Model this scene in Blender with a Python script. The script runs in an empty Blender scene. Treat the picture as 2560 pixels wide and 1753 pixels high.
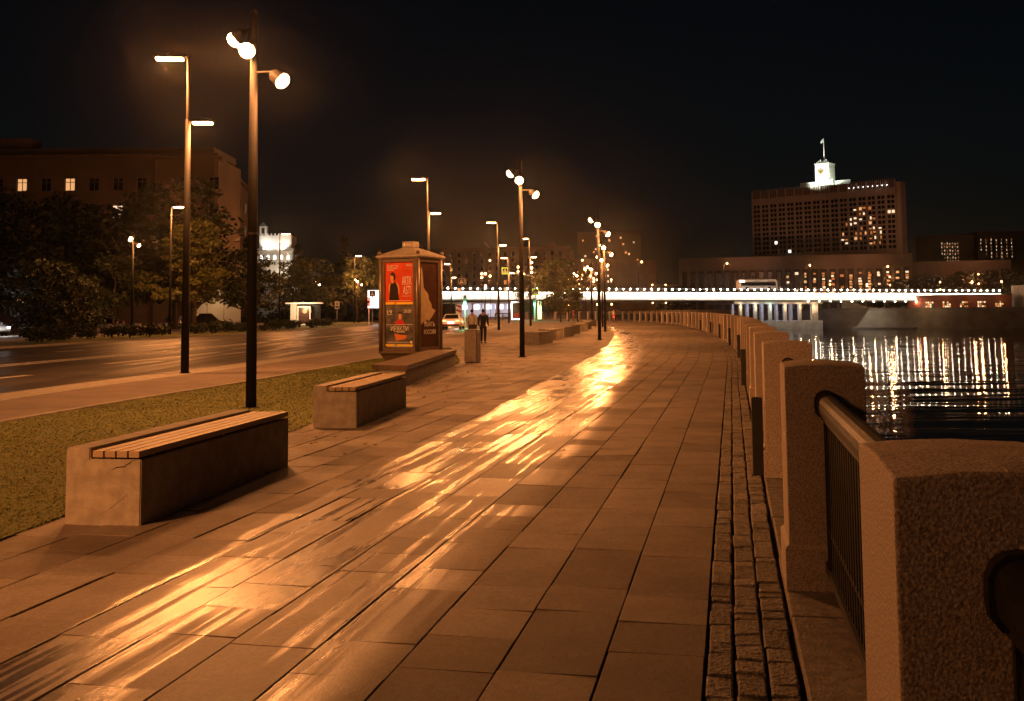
import bpy, bmesh, math, random
from mathutils import Vector, Matrix
PI = math.pi
rad = math.radians
random.seed(11)
S = bpy.context.scene
COL = S.collection

# ------------------------------------------------------------------ camera
H = 1.7
cam_d = bpy.data.cameras.new('camera')
cam = bpy.data.objects.new('camera', cam_d)
COL.objects.link(cam)
cam_d.sensor_width = 36.0
cam_d.lens = 36.0 * 2550 / 2560
cam_d.shift_y = -(876.5 - 595) / 2560
cam_d.clip_start = 0.05
cam_d.clip_end = 3000
cam.location = (0, 0, H)
_m = Matrix.Rotation(rad(90 + 4.05), 4, 'X') @ Matrix.Rotation(rad(-0.56), 4, 'Z')
cam.rotation_euler = _m.to_euler()
S.camera = cam

# ------------------------------------------------------------------ night sky
W = bpy.data.worlds.new('World')
S.world = W
W.use_nodes = True
wn = W.node_tree
wn.nodes.clear()
wo = wn.nodes.new('ShaderNodeOutputWorld')
wb = wn.nodes.new('ShaderNodeBackground')
sk = wn.nodes.new('ShaderNodeTexSky')
sk.sky_type = 'NISHITA'
sk.sun_disc = False
sk.sun_elevation = rad(14)
sk.sun_rotation = rad(180)
wb.inputs['Strength'].default_value = 0.0006
wn.links.new(sk.outputs[0], wb.inputs['Color'])
wn.links.new(wb.outputs[0], wo.inputs['Surface'])

S.view_settings.view_transform = 'Standard'
S.view_settings.look = 'None'
S.view_settings.exposure = 0.14
S.view_settings.gamma = 1.0
S.view_settings.use_curve_mapping = False
S.render.engine = 'CYCLES'
S.cycles.use_denoising = True
S.cycles.max_bounces = 5
S.cycles.diffuse_bounces = 3
S.cycles.glossy_bounces = 3
S.cycles.volume_bounces = 0
S.cycles.sample_clamp_indirect = 4.0
S.cycles.caustics_reflective = False
S.cycles.caustics_refractive = False

SOD = (1.0, 0.335, 0.085)      # sodium lamp light
SODE = (1.0, 0.62, 0.28)     # the lamp glass itself
WARM = (1.0, 0.83, 0.62)

# ------------------------------------------------------------------ materials
def nd(nt, typ, **kw):
    n = nt.nodes.new(typ)
    for k, v in kw.items():
        setattr(n, k, v)
    return n

def math_n(nt, op, a, b=None, clamp=False):
    n = nt.nodes.new('ShaderNodeMath')
    n.operation = op
    n.use_clamp = clamp
    for i, v in enumerate((a, b)):
        if v is None:
            continue
        if isinstance(v, (int, float)):
            n.inputs[i].default_value = v
        else:
            nt.links.new(v, n.inputs[i])
    return n.outputs[0]

def sstep(nt, v, a, b):
    n = nt.nodes.new('ShaderNodeMapRange')
    n.interpolation_type = 'SMOOTHSTEP'
    nt.links.new(v, n.inputs['Value'])
    for nm, x in (('From Min', a), ('From Max', b)):
        if isinstance(x, (int, float)):
            n.inputs[nm].default_value = x
        else:
            nt.links.new(x, n.inputs[nm])
    n.inputs['To Min'].default_value = 0
    n.inputs['To Max'].default_value = 1
    return n.outputs[0]

def noise(nt, vec, scale, detail=3, rough=0.55):
    n = nt.nodes.new('ShaderNodeTexNoise')
    n.inputs['Scale'].default_value = scale
    n.inputs['Detail'].default_value = detail
    n.inputs['Roughness'].default_value = rough
    if vec is not None:
        nt.links.new(vec, n.inputs['Vector'])
    return n.outputs['Fac']

def mixc(nt, f, a, b):
    n = nt.nodes.new('ShaderNodeMix')
    n.data_type = 'RGBA'
    for sock, v in ((n.inputs[0], f), (n.inputs[6], a), (n.inputs[7], b)):
        if isinstance(v, (int, float)):
            sock.default_value = v
        elif isinstance(v, tuple):
            sock.default_value = (v[0], v[1], v[2], 1)
        else:
            nt.links.new(v, sock)
    return n.outputs[2]

def mat(name, c, rough=0.7, c2=None, scale=6.0, detail=4, bump=0.0, bscale=30.0, metal=0.0,
        emit=None, estr=0.0, tone=False, spec=0.5, stretch=None, coord='Object', rnd=0.0):
    m = bpy.data.materials.new(name)
    m.use_nodes = True
    nt = m.node_tree
    b = nt.nodes['Principled BSDF']
    b.inputs['Roughness'].default_value = rough
    b.inputs['Metallic'].default_value = metal
    b.inputs['Specular IOR Level'].default_value = spec
    b.inputs['Base Color'].default_value = (c[0], c[1], c[2], 1)
    tc = nd(nt, 'ShaderNodeTexCoord')
    vec = tc.outputs[coord]
    if stretch:
        mp = nd(nt, 'ShaderNodeMapping')
        mp.inputs['Scale'].default_value = stretch
        nt.links.new(vec, mp.inputs['Vector'])
        vec = mp.outputs[0]
    col = None
    if c2 is not None:
        f = sstep(nt, noise(nt, vec, scale, detail), 0.32, 0.68)
        col = mixc(nt, f, c, c2)
    if tone or rnd:
        if tone:
            a = nd(nt, 'ShaderNodeAttribute', attribute_name='tone')
            tv = a.outputs['Fac']
        else:
            oi = nd(nt, 'ShaderNodeObjectInfo')
            tv = math_n(nt, 'ADD', math_n(nt, 'MULTIPLY', oi.outputs['Random'], rnd), 1 - rnd / 2)
        vm = nd(nt, 'ShaderNodeVectorMath', operation='SCALE')
        if col is None:
            vm.inputs[0].default_value = c
        else:
            nt.links.new(col, vm.inputs[0])
        nt.links.new(tv, vm.inputs['Scale'])
        col = vm.outputs[0]
    if col is not None:
        nt.links.new(col, b.inputs['Base Color'])
    if bump:
        bn = nd(nt, 'ShaderNodeBump')
        bn.inputs['Strength'].default_value = bump
        bn.inputs['Distance'].default_value = 0.02
        nt.links.new(noise(nt, vec, bscale, 4), bn.inputs['Height'])
        nt.links.new(bn.outputs[0], b.inputs['Normal'])
    if emit:
        b.inputs['Emission Color'].default_value = (emit[0], emit[1], emit[2], 1)
        b.inputs['Emission Strength'].default_value = estr
        try:
            m.cycles.emission_sampling = 'NONE'
        except Exception:
            pass
    return m

MT = {}
MT['granite'] = mat('granite', (0.66, 0.57, 0.50), 0.85, (0.28, 0.23, 0.20), scale=130, detail=2, bump=0.28, bscale=110)
MT['granite_rough'] = mat('rough_granite', (0.36, 0.33, 0.30), 0.85, (0.13, 0.115, 0.11), scale=42, detail=3, bump=1.0, bscale=38)
MT['plinth'] = mat('plinth_granite', (0.27, 0.235, 0.21), 0.8, (0.15, 0.13, 0.12), scale=16, detail=6, bump=0.5, bscale=60, tone=True)
MT['sett'] = mat('sett_stone', (0.30, 0.27, 0.24), 0.8, (0.13, 0.12, 0.11), scale=22, detail=5, bump=1.0, bscale=45, tone=True)
MT['mortar'] = mat('dark_joint', (0.020, 0.018, 0.016), 0.95)
MT['concrete'] = mat('bench_concrete', (0.40, 0.37, 0.33), 0.88, (0.28, 0.255, 0.225), scale=7.0, detail=10, bump=0.5, bscale=90)
MT['wood'] = mat('bench_wood', (0.38, 0.30, 0.20), 0.6, (0.27, 0.20, 0.13), scale=5, detail=5, bump=0.25, bscale=20, stretch=(14, 0.8, 14), rnd=0.25)
MT['darkwood'] = mat('dark_wood', (0.15, 0.10, 0.07), 0.6, (0.10, 0.07, 0.05), scale=5, bump=0.2, bscale=30)
MT['black_metal'] = mat('black_painted_metal', (0.018, 0.018, 0.018), 0.45, (0.012, 0.012, 0.012), scale=8)
MT['iron'] = mat('cast_iron', (0.030, 0.028, 0.026), 0.5, (0.018, 0.017, 0.016), scale=14, bump=0.3, bscale=50)
MT['rail'] = mat('handrail_iron', (0.020, 0.016, 0.014), 0.62, (0.013, 0.011, 0.010), scale=9, bump=0.3, bscale=40)
MT['pole'] = mat('lamp_pole_paint', (0.0065, 0.006, 0.006), 0.75, (0.005, 0.005, 0.005), scale=5, spec=0.25)
MT['asphalt'] = mat('path_asphalt', (0.20, 0.165, 0.15), 0.9, (0.15, 0.125, 0.115), scale=1.2, detail=8, bump=0.3, bscale=160)
MT['kerb'] = mat('kerb_stone', (0.34, 0.32, 0.29), 0.8, (0.25, 0.23, 0.21), scale=5, bump=0.3, bscale=60)
MT['paint'] = mat('road_paint', (0.80, 0.78, 0.72), 0.6, (0.55, 0.53, 0.49), scale=9, detail=6)
MT['soil'] = mat('lawn_soil', (0.135, 0.150, 0.034), 0.95, (0.100, 0.112, 0.026), scale=5, detail=6)
MT['grass'] = mat('grass_blade', (0.165, 0.180, 0.038), 0.8, (0.130, 0.145, 0.032), scale=0.8, detail=4, coord='Object')
MT['ground'] = mat('city_ground', (0.08, 0.075, 0.07), 0.95, (0.05, 0.048, 0.045), scale=0.2)
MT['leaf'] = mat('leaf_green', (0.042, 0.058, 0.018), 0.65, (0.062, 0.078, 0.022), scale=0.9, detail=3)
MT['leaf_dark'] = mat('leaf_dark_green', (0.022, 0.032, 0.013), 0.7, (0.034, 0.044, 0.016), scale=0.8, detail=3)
MT['leaf_lit'] = mat('leaf_lamplit', (0.13, 0.135, 0.030), 0.6, (0.09, 0.10, 0.025), scale=0.9, detail=3)  # lit copy of the leaf colour: lamplight put into a brighter, yellower tone
MT['bark'] = mat('bark', (0.11, 0.085, 0.06), 0.9, (0.06, 0.048, 0.035), scale=5, bump=0.6, bscale=12, stretch=(3, 3, 0.6))
MT['white_panel'] = mat('bridge_panel', (0.78, 0.77, 0.74), 0.5, (0.62, 0.60, 0.58), scale=0.8)
MT['bridge_dark'] = mat('bridge_steel', (0.10, 0.10, 0.11), 0.6)
MT['pier'] = mat('pier_concrete', (0.42, 0.40, 0.37), 0.8, (0.30, 0.28, 0.26), scale=0.8)
MT['quay'] = mat('quay_stone', (0.15, 0.13, 0.105), 0.85, (0.09, 0.08, 0.066), scale=0.35, detail=6)
MT['facade'] = mat('brown_facade', (0.14, 0.098, 0.075), 0.9, (0.095, 0.068, 0.052), scale=0.15, detail=6)
MT['gov'] = mat('office_facade', (0.48, 0.43, 0.39), 0.9, (0.40, 0.36, 0.33), scale=0.1, detail=5)
MT['podium'] = mat('podium_stone', (0.25, 0.215, 0.19), 0.9, (0.20, 0.17, 0.15), scale=0.1, detail=5)
MT['tower'] = mat('white_tower', (0.80, 0.80, 0.76), 0.7)
MT['castle'] = mat('pale_tower_facade', (0.62, 0.58, 0.52), 0.85, (0.5, 0.47, 0.42), scale=0.2)
MT['glass_dark'] = mat('dark_window', (0.012, 0.013, 0.015), 0.25)
MT['frame'] = mat('window_frame', (0.10, 0.08, 0.07), 0.7)
MT['roof'] = mat('roof_sheet', (0.09, 0.08, 0.075), 0.7)
MT['red_hall'] = mat('red_hall_wall', (0.24, 0.055, 0.03), 0.7, (0.18, 0.045, 0.025), scale=0.5)
MT['stone_block'] = mat('abutment_stone', (0.45, 0.40, 0.32), 0.85, (0.33, 0.29, 0.23), scale=0.5, detail=5)
MT['car_white'] = mat('white_car_paint', (0.72, 0.70, 0.68), 0.25, spec=0.6)
MT['car_dark'] = mat('dark_car_paint', (0.02, 0.02, 0.022), 0.2, spec=0.6)
MT['car_silver'] = mat('silver_car_paint', (0.45, 0.45, 0.45), 0.25, spec=0.6)
MT['tyre'] = mat('tyre_rubber', (0.015, 0.015, 0.015), 0.8)
MT['rim'] = mat('wheel_rim', (0.4, 0.4, 0.4), 0.3, metal=0.8)
MT['bronze'] = mat('bronze_frame', (0.20, 0.15, 0.11), 0.36, (0.15, 0.11, 0.08), scale=6, metal=0.35)
MT['capmetal'] = mat('kiosk_roof_metal', (0.34, 0.30, 0.25), 0.5, (0.26, 0.22, 0.18), scale=5)
MT['bin'] = mat('bin_cladding', (0.26, 0.22, 0.19), 0.7, (0.19, 0.16, 0.14), scale=9, bump=0.3, bscale=80)
MT['skin'] = mat('skin', (0.50, 0.33, 0.25), 0.6)
MT['hair'] = mat('dark_hair', (0.02, 0.015, 0.012), 0.6)
MT['shirt'] = mat('light_shirt', (0.75, 0.72, 0.66), 0.85)
MT['suit'] = mat('dark_suit', (0.014, 0.014, 0.016), 0.85)
MT['trouser'] = mat('dark_trousers', (0.03, 0.03, 0.034), 0.85)
MT['redcloth'] = mat('red_clothes', (0.45, 0.03, 0.02), 0.85)
MT['leather'] = mat('dark_leather', (0.012, 0.011, 0.01), 0.5)
MT['sign_blue'] = mat('sign_face_blue', (0.02, 0.03, 0.09), 0.5)
MT['sign_green'] = mat('sign_border_yellow_green', (0.55, 0.80, 0.08), 0.5, emit=(0.55, 0.9, 0.1), estr=0.5)
MT['sign_back'] = mat('sign_back_grey', (0.25, 0.25, 0.22), 0.5)
MT['white_paint'] = mat('white_paint', (0.8, 0.8, 0.78), 0.5)
MT['red_paint'] = mat('red_paint', (0.5, 0.03, 0.02), 0.5)
MT['poster_red'] = mat('poster_red', (0.62, 0.075, 0.018), 0.35, (0.50, 0.05, 0.012), scale=2.2, detail=4)
MT['poster_smoke'] = mat('poster_smoke', (0.16, 0.15, 0.15), 0.35, (0.035, 0.03, 0.03), scale=2.6, detail=5)
MT['poster_dark'] = mat('poster_dark', (0.09, 0.04, 0.025), 0.3, (0.05, 0.022, 0.016), scale=2.5, detail=4)
MT['poster_torn'] = mat('torn_backing_paper', (0.55, 0.42, 0.24), 0.5, (0.45, 0.34, 0.18), scale=4)
MT['print_white'] = mat('print_white', (0.78, 0.74, 0.66), 0.4)
MT['print_yellow'] = mat('print_yellow', (0.80, 0.60, 0.05), 0.4)
MT['print_black'] = mat('print_black', (0.02, 0.014, 0.012), 0.4)
MT['print_skin'] = mat('print_skin', (0.62, 0.33, 0.15), 0.4)
MT['print_red'] = mat('print_scarlet', (0.50, 0.04, 0.03), 0.4)
MT['print_orange'] = mat('print_orange', (0.65, 0.20, 0.04), 0.4)
MT['gold'] = mat('gilded_relief', (0.30, 0.19, 0.06), 0.5)
MT['leaf_fallen'] = mat('fallen_leaf', (0.42, 0.25, 0.07), 0.8, (0.25, 0.13, 0.04), scale=2)
def glow(name, c, s):
    MT[name] = mat(name, (c[0] * .8, c[1] * .8, c[2] * .8), 0.4, emit=c, estr=s)
glow('lamp_glass', SODE, 30)
glow('lamp_glass_far', SODE, 9)
glow('bridge_lamp_glass', (1, 0.84, 0.62), 70)
glow('lit_window', (1.0, 0.50, 0.20), 0.75)
glow('lit_window_pale', (1.0, 0.72, 0.45), 1.1)
glow('lit_window_amber', (1.0, 0.36, 0.09), 0.36)
glow('lit_window_white', (1.0, 0.92, 0.82), 2.2)
glow('shop_light', (0.75, 0.78, 1.0), 1.3)
glow('billboard_face', (0.92, 0.96, 1.0), 2.4)
glow('green_light', (0.12, 1.0, 0.50), 14)
glow('red_light', (1.0, 0.06, 0.03), 7)
glow('tail_glow', (1.0, 0.32, 0.14), 3.0)
glow('white_glow', (1.0, 0.95, 0.88), 9)
glow('blue_glow', (0.55, 0.70, 1.0), 6)

# wet granite paving: colour per slab, a hosed-down wet strip along the walk
def paving_mat():
    m = bpy.data.materials.new('granite_paving')
    m.use_nodes = True
    nt = m.node_tree
    b = nt.nodes['Principled BSDF']
    uv = nd(nt, 'ShaderNodeUVMap', uv_map='st')
    sp = nd(nt, 'ShaderNodeSeparateXYZ')
    nt.links.new(uv.outputs[0], sp.inputs[0])
    s, t = sp.outputs[0], sp.outputs[1]
    tone = nd(nt, 'ShaderNodeAttribute', attribute_name='tone').outputs['Fac']
    def stv(a, bb):
        c = nd(nt, 'ShaderNodeCombineXYZ')
        nt.links.new(math_n(nt, 'MULTIPLY', s, a), c.inputs[0])
        nt.links.new(math_n(nt, 'MULTIPLY', t, bb), c.inputs[1])
        return c.outputs[0]
    edge = noise(nt, stv(2.6, 2.6), 1.0, 3)
    edge2 = noise(nt, stv(0.35, 0.5), 1.0, 2)
    wob = math_n(nt, 'ADD', math_n(nt, 'MULTIPLY', math_n(nt, 'SUBTRACT', edge, 0.5), 0.16),
                 math_n(nt, 'MULTIPLY', math_n(nt, 'SUBTRACT', edge2, 0.5), 0.5))
    tw = math_n(nt, 'ADD', t, wob)
    tl = math_n(nt, 'ADD', math_n(nt, 'MULTIPLY', math_n(nt, 'SUBTRACT', s, 3.0), 0.042), 3.80)
    tr = math_n(nt, 'ADD', math_n(nt, 'MULTIPLY', math_n(nt, 'MAXIMUM', math_n(nt, 'SUBTRACT', s, 11.0), 0.0), 0.055), 2.0)
    left = math_n(nt, 'SUBTRACT', 1.0, sstep(nt, math_n(nt, 'SUBTRACT', tw, tl), -0.03, 0.03))
    right = sstep(nt, math_n(nt, 'SUBTRACT', tw, tr), -0.15, 0.35)
    band = math_n(nt, 'MULTIPLY', left, right)
    band = math_n(nt, 'MULTIPLY', band, math_n(nt, 'SUBTRACT', 1.0, sstep(nt, s, 95.0, 115.0)))
    streak = noise(nt, stv(0.16, 6.5), 1.0, 5, 0.62)
    patch = noise(nt, stv(0.55, 1.3), 1.0, 3)
    film = sstep(nt, math_n(nt, 'ADD', math_n(nt, 'MULTIPLY', streak, 0.66), math_n(nt, 'ADD', math_n(nt, 'MULTIPLY', patch, 0.34), math_n(nt, 'MULTIPLY', math_n(nt, 'SUBTRACT', tone, 0.95), 0.16))), 0.465, 0.53)
    # further along the walk the film is continuous
    patch2 = noise(nt, stv(0.33, 1.15), 1.0, 5, 0.65)
    far = math_n(nt, 'MULTIPLY', sstep(nt, s, 8.0, 22.0), math_n(nt, 'ADD', 0.30, math_n(nt, 'MULTIPLY', sstep(nt, patch2, 0.40, 0.58), 0.7)))
    film = math_n(nt, 'MULTIPLY', film, band)
    far = math_n(nt, 'MULTIPLY', far, band)
    wet = math_n(nt, 'ADD', math_n(nt, 'MULTIPLY', band, 0.30), math_n(nt, 'MULTIPLY', math_n(nt, 'MAXIMUM', film, far), 0.70))
    grain = noise(nt, stv(60, 60), 1.0, 3)
    grain2 = noise(nt, stv(3.0, 3.0), 1.0, 5)
    base = mixc(nt, sstep(nt, grain2, 0.3, 0.7), (0.285, 0.243, 0.208), (0.205, 0.170, 0.146))
    base = mixc(nt, math_n(nt, 'MULTIPLY', sstep(nt, grain, 0.35, 0.7), 0.45), base, (0.12, 0.10, 0.088))
    speck = noise(nt, stv(21, 21), 1.0, 4, 0.7)
    base = mixc(nt, math_n(nt, 'MULTIPLY', sstep(nt, speck, 0.42, 0.62), 0.42), base, (0.125, 0.103, 0.09))
    stain = sstep(nt, noise(nt, stv(0.55, 0.7), 1.0, 6, 0.62), 0.50, 0.72)
    base = mixc(nt, math_n(nt, 'MULTIPLY', stain, 0.55), base, (0.12, 0.098, 0.084))
    vm = nd(nt, 'ShaderNodeVectorMath', operation='SCALE')
    nt.links.new(base, vm.inputs[0])
    nt.links.new(tone, vm.inputs['Scale'])
    wetcol = nd(nt, 'ShaderNodeVectorMath', operation='SCALE')
    nt.links.new(vm.outputs[0], wetcol.inputs[0])
    wetcol.inputs['Scale'].default_value = 0.34
    col = mixc(nt, wet, vm.outputs[0], wetcol.outputs[0])
    nt.links.new(col, b.inputs['Base Color'])
    r = math_n(nt, 'SUBTRACT', math_n(nt, 'SUBTRACT', 0.74, math_n(nt, 'MULTIPLY', band, 0.20)), math_n(nt, 'MAXIMUM', math_n(nt, 'MULTIPLY', film, 0.31), math_n(nt, 'MULTIPLY', far, 0.29)))
    r = math_n(nt, 'ADD', r, math_n(nt, 'MULTIPLY', math_n(nt, 'SUBTRACT', 0.95, tone), 0.30))
    nt.links.new(r, b.inputs['Roughness'])
    nt.links.new(math_n(nt, 'SUBTRACT', 0.42, math_n(nt, 'MULTIPLY', film, 0.10)), b.inputs['Specular IOR Level'])
    g1 = noise(nt, stv(62, 62), 1.0, 3, 0.65)
    g2 = noise(nt, stv(9, 9), 1.0, 3)
    hgt = math_n(nt, 'ADD', math_n(nt, 'MULTIPLY', g1, 0.75), math_n(nt, 'MULTIPLY', g2, 0.25))
    bn = nd(nt, 'ShaderNodeBump')
    bn.inputs['Distance'].default_value = 0.008
    nt.links.new(math_n(nt, 'SUBTRACT', 0.45, math_n(nt, 'MULTIPLY', math_n(nt, 'MAXIMUM', film, far), 0.10)), bn.inputs['Strength'])
    nt.links.new(hgt, bn.inputs['Height'])
    nt.links.new(bn.outputs[0], b.inputs['Normal'])
    return m
MT['paving'] = paving_mat()

def road_mat():
    m = bpy.data.materials.new('road_asphalt')
    m.use_nodes = True
    nt = m.node_tree
    b = nt.nodes['Principled BSDF']
    tc = nd(nt, 'ShaderNodeTexCoord')
    o = tc.outputs['Object']
    n1 = noise(nt, o, 0.35, 5)
    n2 = noise(nt, o, 40, 3)
    col = mixc(nt, sstep(nt, n1, 0.35, 0.65), (0.062, 0.056, 0.052), (0.040, 0.036, 0.034))
    nt.links.new(col, b.inputs['Base Color'])
    mp = nd(nt, 'ShaderNodeMapping')
    mp.inputs['Rotation'].default_value = (0, 0, rad(8))
    mp.inputs['Scale'].default_value = (1.6, 0.05, 1)
    nt.links.new(o, mp.inputs['Vector'])
    tr = sstep(nt, noise(nt, mp.outputs[0], 1.0, 3), 0.40, 0.62)
    nt.links.new(math_n(nt, 'ADD', math_n(nt, 'MULTIPLY', tr, 0.22), 0.40), b.inputs['Roughness'])
    bn = nd(nt, 'ShaderNodeBump')
    bn.inputs['Strength'].default_value = 0.35
    bn.inputs['Distance'].default_value = 0.01
    nt.links.new(n2, bn.inputs['Height'])
    nt.links.new(bn.outputs[0], b.inputs['Normal'])
    return m
MT['road'] = road_mat()

def water_mat():
    m = bpy.data.materials.new('river_water')
    m.use_nodes = True
    nt = m.node_tree
    b = nt.nodes['Principled BSDF']
    b.inputs['Base Color'].default_value = (0.006, 0.008, 0.009, 1)
    b.inputs['Roughness'].default_value = 0.03
    b.inputs['IOR'].default_value = 1.333
    tc = nd(nt, 'ShaderNodeTexCoord')
    def wv(sx, sy, d):
        mp = nd(nt, 'ShaderNodeMapping')
        mp.inputs['Scale'].default_value = (sx, sy, 1)
        mp.inputs['Rotation'].default_value = (0, 0, rad(d))
        nt.links.new(tc.outputs['Object'], mp.inputs['Vector'])
        return mp.outputs[0]
    a = noise(nt, wv(0.35, 1.0, 6), 0.7, 2)
    c = noise(nt, wv(0.5, 1.0, -10), 2.6, 2)
    d = noise(nt, wv(0.22, 1.0, 3), 0.24, 2)
    hgt = math_n(nt, 'ADD', math_n(nt, 'ADD', math_n(nt, 'MULTIPLY', a, 0.24), math_n(nt, 'MULTIPLY', c, 0.05)), math_n(nt, 'MULTIPLY', d, 3.0))
    bn = nd(nt, 'ShaderNodeBump')
    bn.inputs['Strength'].default_value = 1.0
    bn.inputs['Distance'].default_value = 0.046
    nt.links.new(hgt, bn.inputs['Height'])
    nt.links.new(bn.outputs[0], b.inputs['Normal'])
    return m
MT['water'] = water_mat()

# ------------------------------------------------------------------ mesh helpers
class B:
    def __init__(s):
        s.v, s.f, s.uv, s.tone, s.mi = [], [], [], [], []
    def add(s, vs, fs, tone=1.0, uvs=None, mi=0):
        n = len(s.v)
        s.v += [tuple(p) for p in vs]
        s.f += [tuple(i + n for i in f) for f in fs]
        s.tone += [tone] * len(vs)
        s.uv += uvs if uvs else [(0, 0)] * len(vs)
        s.mi += [mi] * len(fs)
        return s
    def box(s, x0, x1, y0, y1, z0, z1, tone=1.0, bev=0.0, mi=0):
        if bev <= 0:
            vs = [(x, y, z) for z in (z0, z1) for y in (y0, y1) for x in (x0, x1)]
            s.add(vs, [(0, 2, 3, 1), (4, 5, 7, 6), (0, 1, 5, 4), (1, 3, 7, 5), (3, 2, 6, 7), (2, 0, 4, 6)], tone, mi=mi)
        else:
            bm = bmesh.new()
            bmesh.ops.create_cube(bm, size=1.0, matrix=Matrix.Translation(((x0 + x1) / 2, (y0 + y1) / 2, (z0 + z1) / 2)) @ Matrix.Diagonal((x1 - x0, y1 - y0, z1 - z0, 1)))
            bmesh.ops.bevel(bm, geom=list(bm.edges), offset=bev, segments=2, affect='EDGES', profile=0.6)
            s.bm(bm, tone, mi)
        return s
    def bm(s, bm, tone=1.0, mi=0):
        bm.verts.index_update()
        s.add([v.co[:] for v in bm.verts], [[v.index for v in f.verts] for f in bm.faces], tone, mi=mi)
        bm.free()
        return s
    def tube(s, pts, r, n=8, caps=True, mi=0):
        pts = [Vector(p) for p in pts]
        rs = r if isinstance(r, (list, tuple)) else [r] * len(pts)
        vs, fs = [], []
        prev = None
        for i, p in enumerate(pts):
            d = (pts[min(i + 1, len(pts) - 1)] - pts[max(i - 1, 0)])
            d = d.normalized() if d.length > 1e-9 else Vector((0, 0, 1))
            if prev is None:
                a = Vector((1, 0, 0)) if abs(d.x) < 0.8 else Vector((0, 1, 0))
                u = d.cross(a).normalized()
            else:
                u = (prev - d * prev.dot(d)).normalized()
            prev = u
            w = d.cross(u)
            for k in range(n):
                an = 2 * PI * k / n
                vs.append(p + (u * math.cos(an) + w * math.sin(an)) * rs[i])
        for i in range(len(pts) - 1):
            for k in range(n):
                a, b2 = i * n + k, i * n + (k + 1) % n
                fs.append((a, b2, b2 + n, a + n))
        if caps:
            fs.append(tuple(range(n - 1, -1, -1)))
            fs.append(tuple((len(pts) - 1) * n + k for k in range(n)))
        s.add(vs, fs, mi=mi)
        return s
    def cyl(s, x, y, z0, z1, r, r2=None, n=12, mi=0):
        return s.tube([(x, y, z0), (x, y, z1)], [r, r if r2 is None else r2], n, mi=mi)
    def ball(s, x, y, z, r, sub=1, sc=(1, 1, 1), mi=0):
        bm = bmesh.new()
        bmesh.ops.create_icosphere(bm, subdivisions=sub, radius=r, matrix=Matrix.Translation((x, y, z)) @ Matrix.Diagonal((sc[0], sc[1], sc[2], 1)))
        return s.bm(bm, mi=mi)
    def prism(s, poly, d0, d1, axis='y', tone=1.0, mi=0):
        # poly: 2-D outline (a, b); axis y: a -> x, b -> z, extruded from y=d0 to d1
        n = len(poly)
        def mk(p, d):
            if axis == 'y':
                return (p[0], d, p[1])
            if axis == 'x':
                return (d, p[0], p[1])
            return (p[0], p[1], d)
        vs = [mk(p, d0) for p in poly] + [mk(p, d1) for p in poly]
        fs = [tuple(range(n)), tuple(range(2 * n - 1, n - 1, -1))]
        fs += [(i, i + n, (i + 1) % n + n, (i + 1) % n) for i in range(n)]
        s.add(vs, fs, tone, mi=mi)
        return s
    def mesh(s, name, m, smooth=False, attrs=False):
        me = bpy.data.meshes.new(name)
        me.from_pydata(s.v, [], s.f)
        for mm in (m if isinstance(m, list) else [m]):
            me.materials.append(MT[mm] if isinstance(mm, str) else mm)
        if isinstance(m, list):
            me.polygons.foreach_set('material_index', s.mi)
        if attrs:
            ul = me.uv_layers.new(name='st')
            idx = [0] * len(me.loops)
            me.loops.foreach_get('vertex_index', idx)
            flat = []
            for i in idx:
                flat += s.uv[i]
            ul.data.foreach_set('uv', flat)
            a = me.attributes.new('tone', 'FLOAT', 'POINT')
            a.data.foreach_set('value', s.tone)
        if smooth:
            me.polygons.foreach_set('use_smooth', [True] * len(me.polygons))
        me.update()
        return me

def fixn(me):
    bm = bmesh.new()
    bm.from_mesh(me)
    bmesh.ops.recalc_face_normals(bm, faces=bm.faces)
    bm.to_mesh(me)
    bm.free()
    return me

def link(name, data, parent=None, loc=None, rz=None):
    o = bpy.data.objects.new(name, data)
    COL.objects.link(o)
    if parent is not None:
        o.parent = parent
    if loc is not None:
        o.location = loc
    if rz is not None:
        o.rotation_euler = (0, 0, rz)
    return o

def part(name, b, m, parent=None, loc=None, rz=None, smooth=False, attrs=False, label=None):
    me = b if isinstance(b, bpy.types.Mesh) else b.mesh(name, m, smooth, attrs)
    if isinstance(b, B):
        fixn(me)
    o = link(name, me, parent, loc, rz)
    if label:
        o['label'] = label
    return o

def thing(name, label, cat, loc=(0, 0, 0), rz=0.0, group=None):
    o = link(name, None, None, loc, rz)
    o.empty_display_size = 0.2
    o['label'] = label
    o['category'] = cat
    if group:
        o['group'] = group
    return o

def tag(o, label, cat, group=None):
    o['label'] = label
    o['category'] = cat
    if group:
        o['group'] = group
    return o

def struct(name, b, m, attrs=False, kind='structure', parent=None):
    o = part(name, b, m, parent, attrs=attrs)
    o['kind'] = kind
    return o

def copy_tree(o, parent=None):
    c = o.copy()
    COL.objects.link(c)
    if parent is not None:
        c.parent = parent
    for ch in list(o.children):
        copy_tree(ch, c)
    return c

def place(proto, first, loc, rz, label, group=None, scale=None):
    o = proto if first else copy_tree(proto)
    o.location = loc
    o.rotation_euler = (0, 0, rz)
    if scale:
        o.scale = scale if isinstance(scale, tuple) else (scale, scale, scale)
    o['label'] = label
    if group:
        o['group'] = group
    return o

def lamp_light(parent, loc, power, col=SOD, r=0.1, name='light'):
    l = bpy.data.lights.new(name, 'POINT')
    l.energy = power
    l.color = col
    l.shadow_soft_size = r
    o = link(name, l, parent, loc)
    return o

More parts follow.
